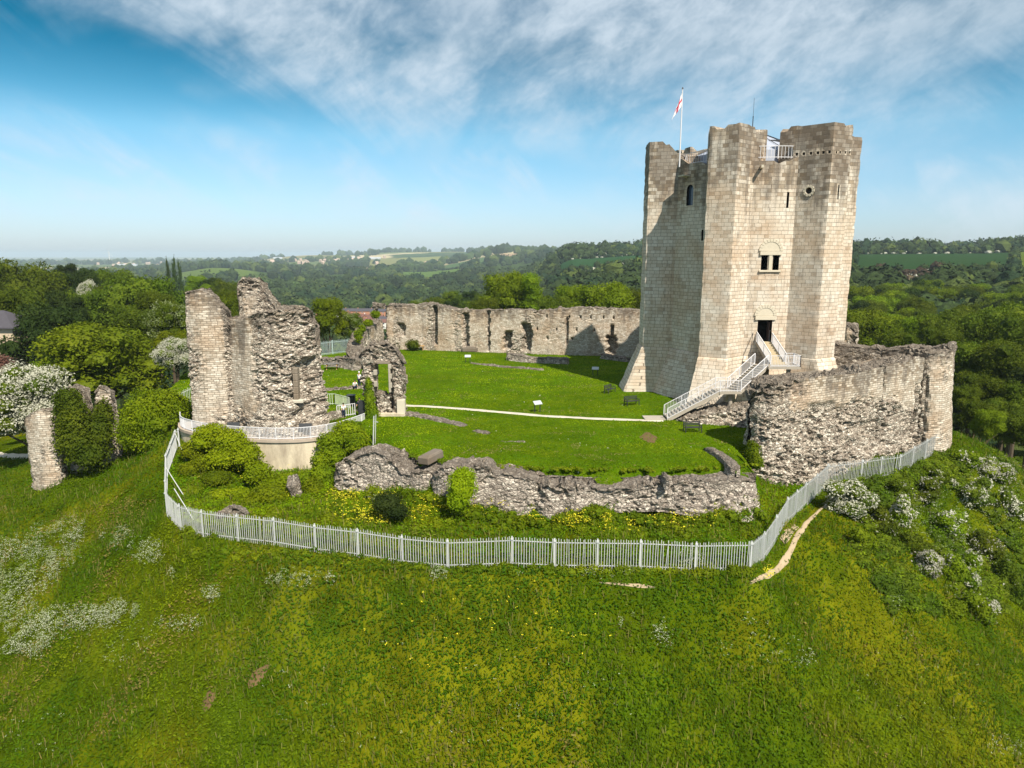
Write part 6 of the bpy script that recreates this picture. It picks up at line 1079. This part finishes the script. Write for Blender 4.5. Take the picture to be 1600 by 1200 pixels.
def estate():
    pa = house('brick_house', 9, 7, 5.2, 2.6, BRICK, TILE); pb = house('rendered_house', 8, 6.5, 5.2, 2.4, PWHITE, TILE); pc = house('terraced_house', 16, 7.5, 5.4, 2.4, BRICK, TILE2); first = {id(pa): 1, id(pb): 1, id(pc): 1}; rs = random.Random(8)
    for (px, Y, p, rz, lab) in [(494, 640, pa, 1.3, 'orange gabled house peeping beside the broken drum'), (486, 700, pc, 0.2, 'row house with dark roof beside the broken drum'), (500, 600, pa, 0.2, 'brown roofed house under the orange gable'), (534, 735, pc, 0.05, 'long white gabled row behind the bright tree'), (526, 700, pb, 0.4, 'white ended house just right of the bright tree top'), (540, 690, pa, 0.1, 'brown roof next to the white ended house'), (553, 735, pc, 0.03, 'long dark ridge above the estate'), (574, 735, pc, 0.03, 'second long dark ridge above the estate'), (594, 730, pc, 0.03, 'dark ridge touching the thin window pillar'),
                                (545, 665, pa, 0.2, 'red brown roof in the middle row, first from the trees'), (556, 650, pa, 1.45, 'red brown gable in the middle row'), (566, 655, pb, 0.2, 'white gabled house in the middle row'), (574, 640, pa, 1.3, 'orange gable facing the castle'), (584, 655, pa, 0.1, 'brown roof behind the orange gable'), (590, 640, pb, 0.6, 'white gable near the thin window pillar'), (582, 600, pb, 0.0, 'white house with broad brown roof in front row'), (568, 600, pa, 0.3, 'brick house left of the broad roofed one'), (576, 565, pa, 0.9, 'brick house lowest in the estate'), (606, 620, pc, 0.1, 'dark roof seen through the empty window'), (604, 590, pb, 0.1, 'white house seen through the empty window'), (554, 610, pa, 0.5, 'brick house half hidden by the chestnut')]:
        x = (px - 800) / F_PX * Y; k = id(p)
        if first.get(k): o = p; first[k] = 0
        else: o = dup(p)
        o.location = (x, Y, h1(x, Y) + 1.0); o.rotation_euler = (0, 0, rz); tag(o, lab, 'house', 'houses of the estate beyond the walls')
    # the slate roofed house at the left edge
    x, z = A(4, 508, 112); g = empty('modern_house', (x, 112, z - 8), label='cream house with dark slate hipped roofs at the left edge', cat='house')
    def hip(m, cx, cy, w, d, z, rh, o=0.6):
        a, b = w / 2 + o, d / 2 + o; rl = max(0.1, a - b); m.add([(cx - a, cy - b, z), (cx + a, cy - b, z), (cx + a, cy + b, z), (cx - a, cy + b, z), (cx - rl, cy, z + rh), (cx + rl, cy, z + rh), (cx - a, cy - b, z - .2), (cx + a, cy - b, z - .2), (cx + a, cy + b, z - .2), (cx - a, cy + b, z - .2)], [(0, 1, 5, 4), (1, 2, 5), (2, 3, 4, 5), (3, 0, 4), (0, 6, 7, 1), (1, 7, 8, 2), (2, 8, 9, 3), (3, 9, 6, 0), (6, 9, 8, 7)])
    m = MB(); m.box((-1, 0, 2), (10, 7, 12)); m.box((-4, -6, 0), (9, 7, 9)); m.build('wall', CREAM, g); m = MB(); hip(m, -1, 0, 10, 7, 8.0, 2.4); hip(m, -4, -6, 9, 7, 4.6, 2.0); m.build('roof', TILE2, g)
    for x_ in (-6.5, -4.5, -2.5, -0.8):
        m = MB(); m.box((x_, -9.55, 3.2), (1.5, 0.1, 1.7)); f = m.build('window', PWHITE, g); m = MB(); m.box((x_, -9.62, 3.2), (1.25, 0.06, 1.45)); m.build('pane', GLASS, f)
    m = MB(); Mx = Matrix.Rotation(math.atan2(2.0, 4.1), 3, 'X')
    for i in range(4): m.box((-6 + i * 1.4, -8.0, 5.75), (1.3, 2.2, 0.08), M=Mx)
    m.build('solar_panel', GLASS, g)
    # far farm buildings and a wind turbine
    shed = MB().box((0, 0, 4), (60, 22, 10)); shed.add([(-31, -12, 9), (-31, 12, 9), (-31, 0, 13), (31, -12, 9), (31, 12, 9), (31, 0, 13)], [(0, 1, 2), (3, 5, 4), (0, 2, 5, 3), (1, 4, 5, 2)]); s0 = shed.build('warehouse', plain('pale_cladding', (0.50, 0.53, 0.57), 0.6)); ws = [(198, 4300), (215, 4400), (290, 4700), (365, 4300), (382, 4500), (440, 5000), (355, 4900), (590, 4100), (505, 4200), (160, 5200), (700, 3300), (560, 4350)]
    for i, (px, Y) in enumerate(ws):
        o = s0 if i == 0 else dup(s0); x = (px - 800) / F_PX * Y; o.location = (x, Y, h1(x, Y) + 5); o.rotation_euler = (0, 0, 0.2 * (i % 3) - .1); o.scale = (1.0, 1, 0.8); tag(o, 'pale distant warehouse out on the plain', 'warehouse', 'distant warehouses on the plain')
    m = MB(); m.box((0, 0, 3), (12, 9, 8)); m.add([(-6.3, -4.9, 7), (-6.3, 4.9, 7), (-6.3, 0, 10.5), (6.3, -4.9, 7), (6.3, 4.9, 7), (6.3, 0, 10.5)], [(0, 1, 2), (3, 5, 4), (0, 2, 5, 3), (1, 4, 5, 2)]); h0 = m.build('distant_house', plain('pale_brick', (0.48, 0.36, 0.28), 0.9)); r2 = random.Random(3)
    for i in range(110):
        px, Y = r2.choice([(r2.gauss(250, 60), r2.uniform(3800, 5600)), (r2.gauss(445, 40), r2.uniform(3300, 4200)), (r2.gauss(530, 22), r2.uniform(3400, 4000)), (r2.gauss(560, 30), r2.uniform(3500, 4400)), (r2.gauss(680, 20), r2.uniform(3100, 3500))]); o = h0 if i == 0 else dup(h0); x = (px - 800) / F_PX * Y; o.location = (x, Y, h1(x, Y) + 3.5); o.rotation_euler = (0, 0, r2.uniform(0, 3)); o.scale = (1.3, 1.3, 1.4); tag(o, 'tiny pale house in the far villages', 'house', 'houses of the far villages')
    Y = 5200; x = (181 - 800) / F_PX * Y; g = empty('wind_turbine', (x, Y, h1(x, Y)), label='tiny white wind turbine on the far plain', cat='wind turbine'); m = MB(); m.tube([(0, 0, 0), (0, 0, 88)], [3.2, 1.8], 8); m.build('tower', PWHITE, g); m = MB(); m.box((0, 0, 89), (4, 9, 4)); m.build('nacelle', PWHITE, g)
    for k in range(3): a = k * 2.094 + 0.3; m = MB(); m.bar((0, -5, 89), (40 * math.sin(a), -5, 89 + 40 * math.cos(a)), 2.2, 0.8); m.build('blade', PWHITE, g)
estate()

# ------------------------------------------------------------------ furniture of the lawn
def furniture():
    bp = None
    for (px, py, rz, lab) in ((1082, 674, 0.1, 'black metal bench on the lawn left of the shadow'), (987, 634, 0.4, 'small black bench by the keep plinth'), (953, 614, 0.9, 'black bench at the edge of the keep shadow')):
        x, y = G(px, py)
        if bp is None:
            g = empty('bench'); m = MB()
            for k in range(4): m.box((0, -0.2 + k * 0.13, 0.45), (1.5, 0.08, 0.04))
            m.build('seat', DARK, g); m = MB()
            for k in range(3): m.box((0, 0.3, 0.6 + k * 0.13), (1.5, 0.04, 0.08))
            m.build('backrest', DARK, g)
            for sx in (-0.7, 0.7):
                m = MB(); m.box((sx, -0.25, 0.32), (0.06, 0.06, 0.64)); m.box((sx, 0.3, 0.45), (0.06, 0.06, 0.9)); m.box((sx, 0.02, 0.64), (0.06, 0.6, 0.05)); m.build('leg', DARK, g)
            bp = g; o = g
        else: o = dup(bp)
        o.location = (x, y, h1(x, y)); o.rotation_euler = (0, 0, rz); tag(o, lab, 'bench', 'black benches on the lawn')
    sp = None
    PANEL = plain('pale_panel', (0.45, 0.48, 0.48), 0.35, 0.5, 0.05)
    for (px, py, rz, lab) in ((840, 644, 0.5, 'pale information board beside the lawn path'), (731, 567, 0.0, 'pale information board before the rear wall'), (930, 587, -0.2, 'information board standing in the keep shadow')):
        x, y = G(px, py)
        if sp is None:
            g = empty('information_board'); m = MB(); m.box((0, 0, 0.95), (0.85, 0.5, 0.05), M=Matrix.Rotation(0.6, 3, 'X')); m.build('panel', PANEL, g)
            for sx in (-0.3, 0.3): m = MB(); m.box((sx, 0.05, 0.48), (0.07, 0.07, 0.98)); m.build('leg', DARK, g)
            sp = g; o = g
        else: o = dup(sp)
        o.location = (x, y, h1(x, y)); o.rotation_euler = (0, 0, rz); tag(o, lab, 'sign', 'information boards on the lawn')
    x, y = G(519, 577); g = empty('picnic_table', (x, y, h1(x, y)), 0.15, 'wooden picnic table with grey top and orange legs', 'picnic table')
    m = MB(); [m.box((0, -0.36 + k * 0.18, 0.76), (1.9, 0.16, 0.05)) for k in range(5)]; m.build('tabletop', GREYWOOD, g)
    for s in (-0.75, 0.75): m = MB(); m.box((0, s, 0.45), (1.9, 0.26, 0.05)); m.build('bench_seat', GREYWOOD, g)
    for s in (-0.65, 0.65):
        m = MB(); m.bar((s, -0.25, 0.74), (s, -0.7, 0), 0.1, 0.05); m.bar((s, 0.25, 0.74), (s, 0.7, 0), 0.1, 0.05); m.bar((s, -0.85, 0.4), (s, 0.85, 0.4), 0.05, 0.1); m.build('leg', WOOD, g)
    x, y = G(654, 548); g = empty('picnic_table', (x, y, h1(x, y)), 0.1, 'orange wooden table in front of the rear wall left end', 'picnic table'); m = MB(); m.box((0, 0, 0.72), (1.9, 0.8, 0.08)); m.build('tabletop', WOOD, g); m = MB(); m.box((-.7, 0, 0.35), (0.1, 1.2, 0.7)); m.box((.7, 0, 0.35), (0.1, 1.2, 0.7)); m.build('leg', WOOD, g)
    x, y = G(735, 549); m = MB(); m.box((0, 0, 0.3), (2.6, 1.0, 0.7)); m.box((0.2, 0, 0.7), (1.8, 0.8, 0.3)); o = m.build('dark_stone_trough', GREYR, bevel=0.1); o.location = (x, y, 0); tag(o, 'dark stone trough at the foot of the rear wall', 'stone trough')
    for i, (px, py) in enumerate([(966, 701), (981, 702), (996, 702), (1024, 719)]):
        x, y = G(px, py); m = MB(); m.tube([(0, 0, -0.05), (0, 0, 0.06)], [0.36, 0.32], 9); o = m.build('flat_stone', CONC); o.location = (x, y, 0); o.rotation_euler = (0, 0, i); o.scale = (1.1, 0.8, 1); tag(o, ['first flat stone set in the grass, left of its row', 'middle flat stone of the row of three', 'last flat stone, right of its row', 'single flat stone below the row of three'][i], 'stone', 'flat stones in the lawn')
furniture()

# ------------------------------------------------------------------ people
SKIN = plain('skin', (0.48, 0.29, 0.20), 0.6, 0.3, 0.05)
def skinned(name, mat, J, E, R, parent):
    me = bpy.data.meshes.new(name); me.from_pydata(J, E, []); o = link(name, me, mat, parent); md = o.modifiers.new('s', 'SKIN'); 
    for v, r in zip(me.skin_vertices[0].data, R): v.radius = (r, r)
    me.skin_vertices[0].data[0].use_root = True; md.use_smooth_shade = True; m2 = o.modifiers.new('u', 'SUBSURF'); m2.levels = 1; m2.render_levels = 1; return o
def person(loc, rz, label, top, legs, hair, h=1.7, pose='stand', hat=None):
    g = empty('person', loc, rz, label, 'person'); s = h / 1.7
    if pose == 'stand': hip, kn, an = 0.9, [(-.11, -.02, .48), (.12, -.05, .48)], [(-.12, .02, .06), (.14, .0, .06)]
    else: hip, kn, an = 0.34, [(-.16, -.38, .42), (.18, -.36, .40)], [(-.14, -.30, .06), (.16, -.30, .06)]
    hz = hip; sh = hz + 0.50; nk = sh + 0.09; hd = nk + 0.16; ln = -0.04 if pose == 'stand' else -0.18
    J = [(0, 0, hz), (0, ln * .5, hz + .28), (0, ln, sh - .03), (0, ln, nk), (0, ln - .01, hd), (0, ln - .01, hd + .1), (-.2, ln, sh), (-.27, ln - .05, sh - .27), (-.22, ln - .24, sh - .42), (.2, ln, sh), (.29, ln - .03, sh - .27), (.26, ln - .2, sh - .44), (-.1, 0, hz - .03), kn[0], an[0], (an[0][0], an[0][1] - .16, .03), (.1, 0, hz - .03), kn[1], an[1], (an[1][0], an[1][1] - .16, .03)]
    E = [(0, 1), (1, 2), (2, 3), (3, 4), (4, 5), (2, 6), (6, 7), (7, 8), (2, 9), (9, 10), (10, 11), (0, 12), (12, 13), (13, 14), (14, 15), (0, 16), (16, 17), (17, 18), (18, 19)]
    R = [.12, .12, .14, .055, .1, .08, .06, .045, .035, .06, .045, .035, .09, .062, .04, .035, .09, .062, .04, .035]; J = [tuple(c * s for c in j) for j in J]; R = [r * s for r in R]
    skinned('body', SKIN, J, E, R, g); skinned('shirt', top, [J[i] for i in (0, 1, 2, 6, 7, 9, 10)], [(0, 1), (1, 2), (2, 3), (3, 4), (2, 5), (5, 6)], [.145 * s, .14 * s, .16 * s, .08 * s, .066 * s, .08 * s, .066 * s], g)
    skinned('trousers', legs, [J[i] for i in (0, 12, 13, 14, 16, 17, 18)], [(0, 1), (1, 2), (2, 3), (0, 4), (4, 5), (5, 6)], [.14 * s, .11 * s, .08 * s, .06 * s, .11 * s, .08 * s, .06 * s], g)
    V, Fc = ICO2; hd_ = np.array(J[4]); V = V * np.array([.108, .118, .12]) * s + hd_ + np.array([0, .012, .05 * s]); k = V[:, 2] > hd_[2] - 0.0; V[~k] = V[~k] * .35 + (hd_ + np.array([0, .03, .03])) * .65; npmesh('hair' if not hat else 'hat', V, Fc, hat or hair, g, smooth=True)
    m = MB(); y = J[4][1] - .10 * s; z = J[4][2]
    m.box((-.035, y, z + .03), (.02, .012, .012)); m.box((.035, y, z + .03), (.02, .012, .012)); m.box((0, y - .01, z), (.018, .03, .04)); m.box((0, y, z - .045), (.045, .01, .01)); m.build('face', BARK, g)
WS = plain('white_cloth', (0.72, 0.72, 0.74), 0.9, 0.1, 0.05); NV = plain('navy_cloth', (0.02, 0.03, 0.06), 0.9, 0.1, 0.05); RDC = plain('red_cloth', (0.50, 0.04, 0.06), 0.9, 0.1, 0.05); HR = plain('dark_hair', (0.03, 0.02, 0.015), 0.7)
def at(px, py, z=0.0): x, y = G(px, py, z); return (x, y, max(z, h1(x, y)) if z else h1(x, y))
person(at(561.5, 605), 2.6, 'standing person in white top with navy pack and pale hat on the grass', WS, NV, HR, 1.72, hat=WS)
person(at(554, 608), 0.6, 'person in white sitting on the grass at the feet of the standing one', WS, NV, HR, 1.5, 'sit')
person(at(572, 606), 0.2, 'grey clad person sitting against the gate pier', plain('grey_cloth', (0.3, 0.3, 0.3)), NV, HR, 1.6, 'sit')
person(at(499, 603), -1.2, 'person in red bending beside the broken drum', RDC, NV, HR, 1.5, hat=WS)
person(at(537.5, 660, -0.46), 0.4, 'dark haired child in a white shirt on the terrace walkway', WS, NV, HR, 1.35)
person(at(563, 652, -0.3), -0.2, 'person in dark clothes holding something red by the ivy', NV, NV, HR, 1.65)
m = MB(); m.box((0, 0, 0.16), (0.22, 0.16, 0.3)); o = m.build('red_bag', RDC, bevel=0.03); _p = at(563.6, 652, -0.3); o.location = (_p[0] + 0.1, _p[1] - 0.35, _p[2] + 0.75); tag(o, 'small red bag held by the person in dark clothes', 'bag')

# ------------------------------------------------------------------ haze
def haze():
    me = bpy.data.meshes.new('haze'); bm = bmesh.new(); bmesh.ops.create_cube(bm, size=1); bm.to_mesh(me); bm.free(); m = bpy.data.materials.new('haze_air'); m.use_nodes = True; nt = m.node_tree; nt.nodes.remove(nt.nodes['Principled BSDF'])
    v = nt.nodes.new('ShaderNodeVolumePrincipled'); v.inputs['Color'].default_value = (0.74, 0.90, 1.0, 1); v.inputs['Density'].default_value = 8.5e-5; v.inputs['Anisotropy'].default_value = 0.0; nt.links.new(v.outputs[0], nt.nodes['Material Output'].inputs['Volume'])
    o = link('haze', me, m); o.scale = (36000, 23000, 200); o.location = (0, 10500, -24); tag(o, 'pale blue air over the valley', 'haze', kind='stuff')
haze()
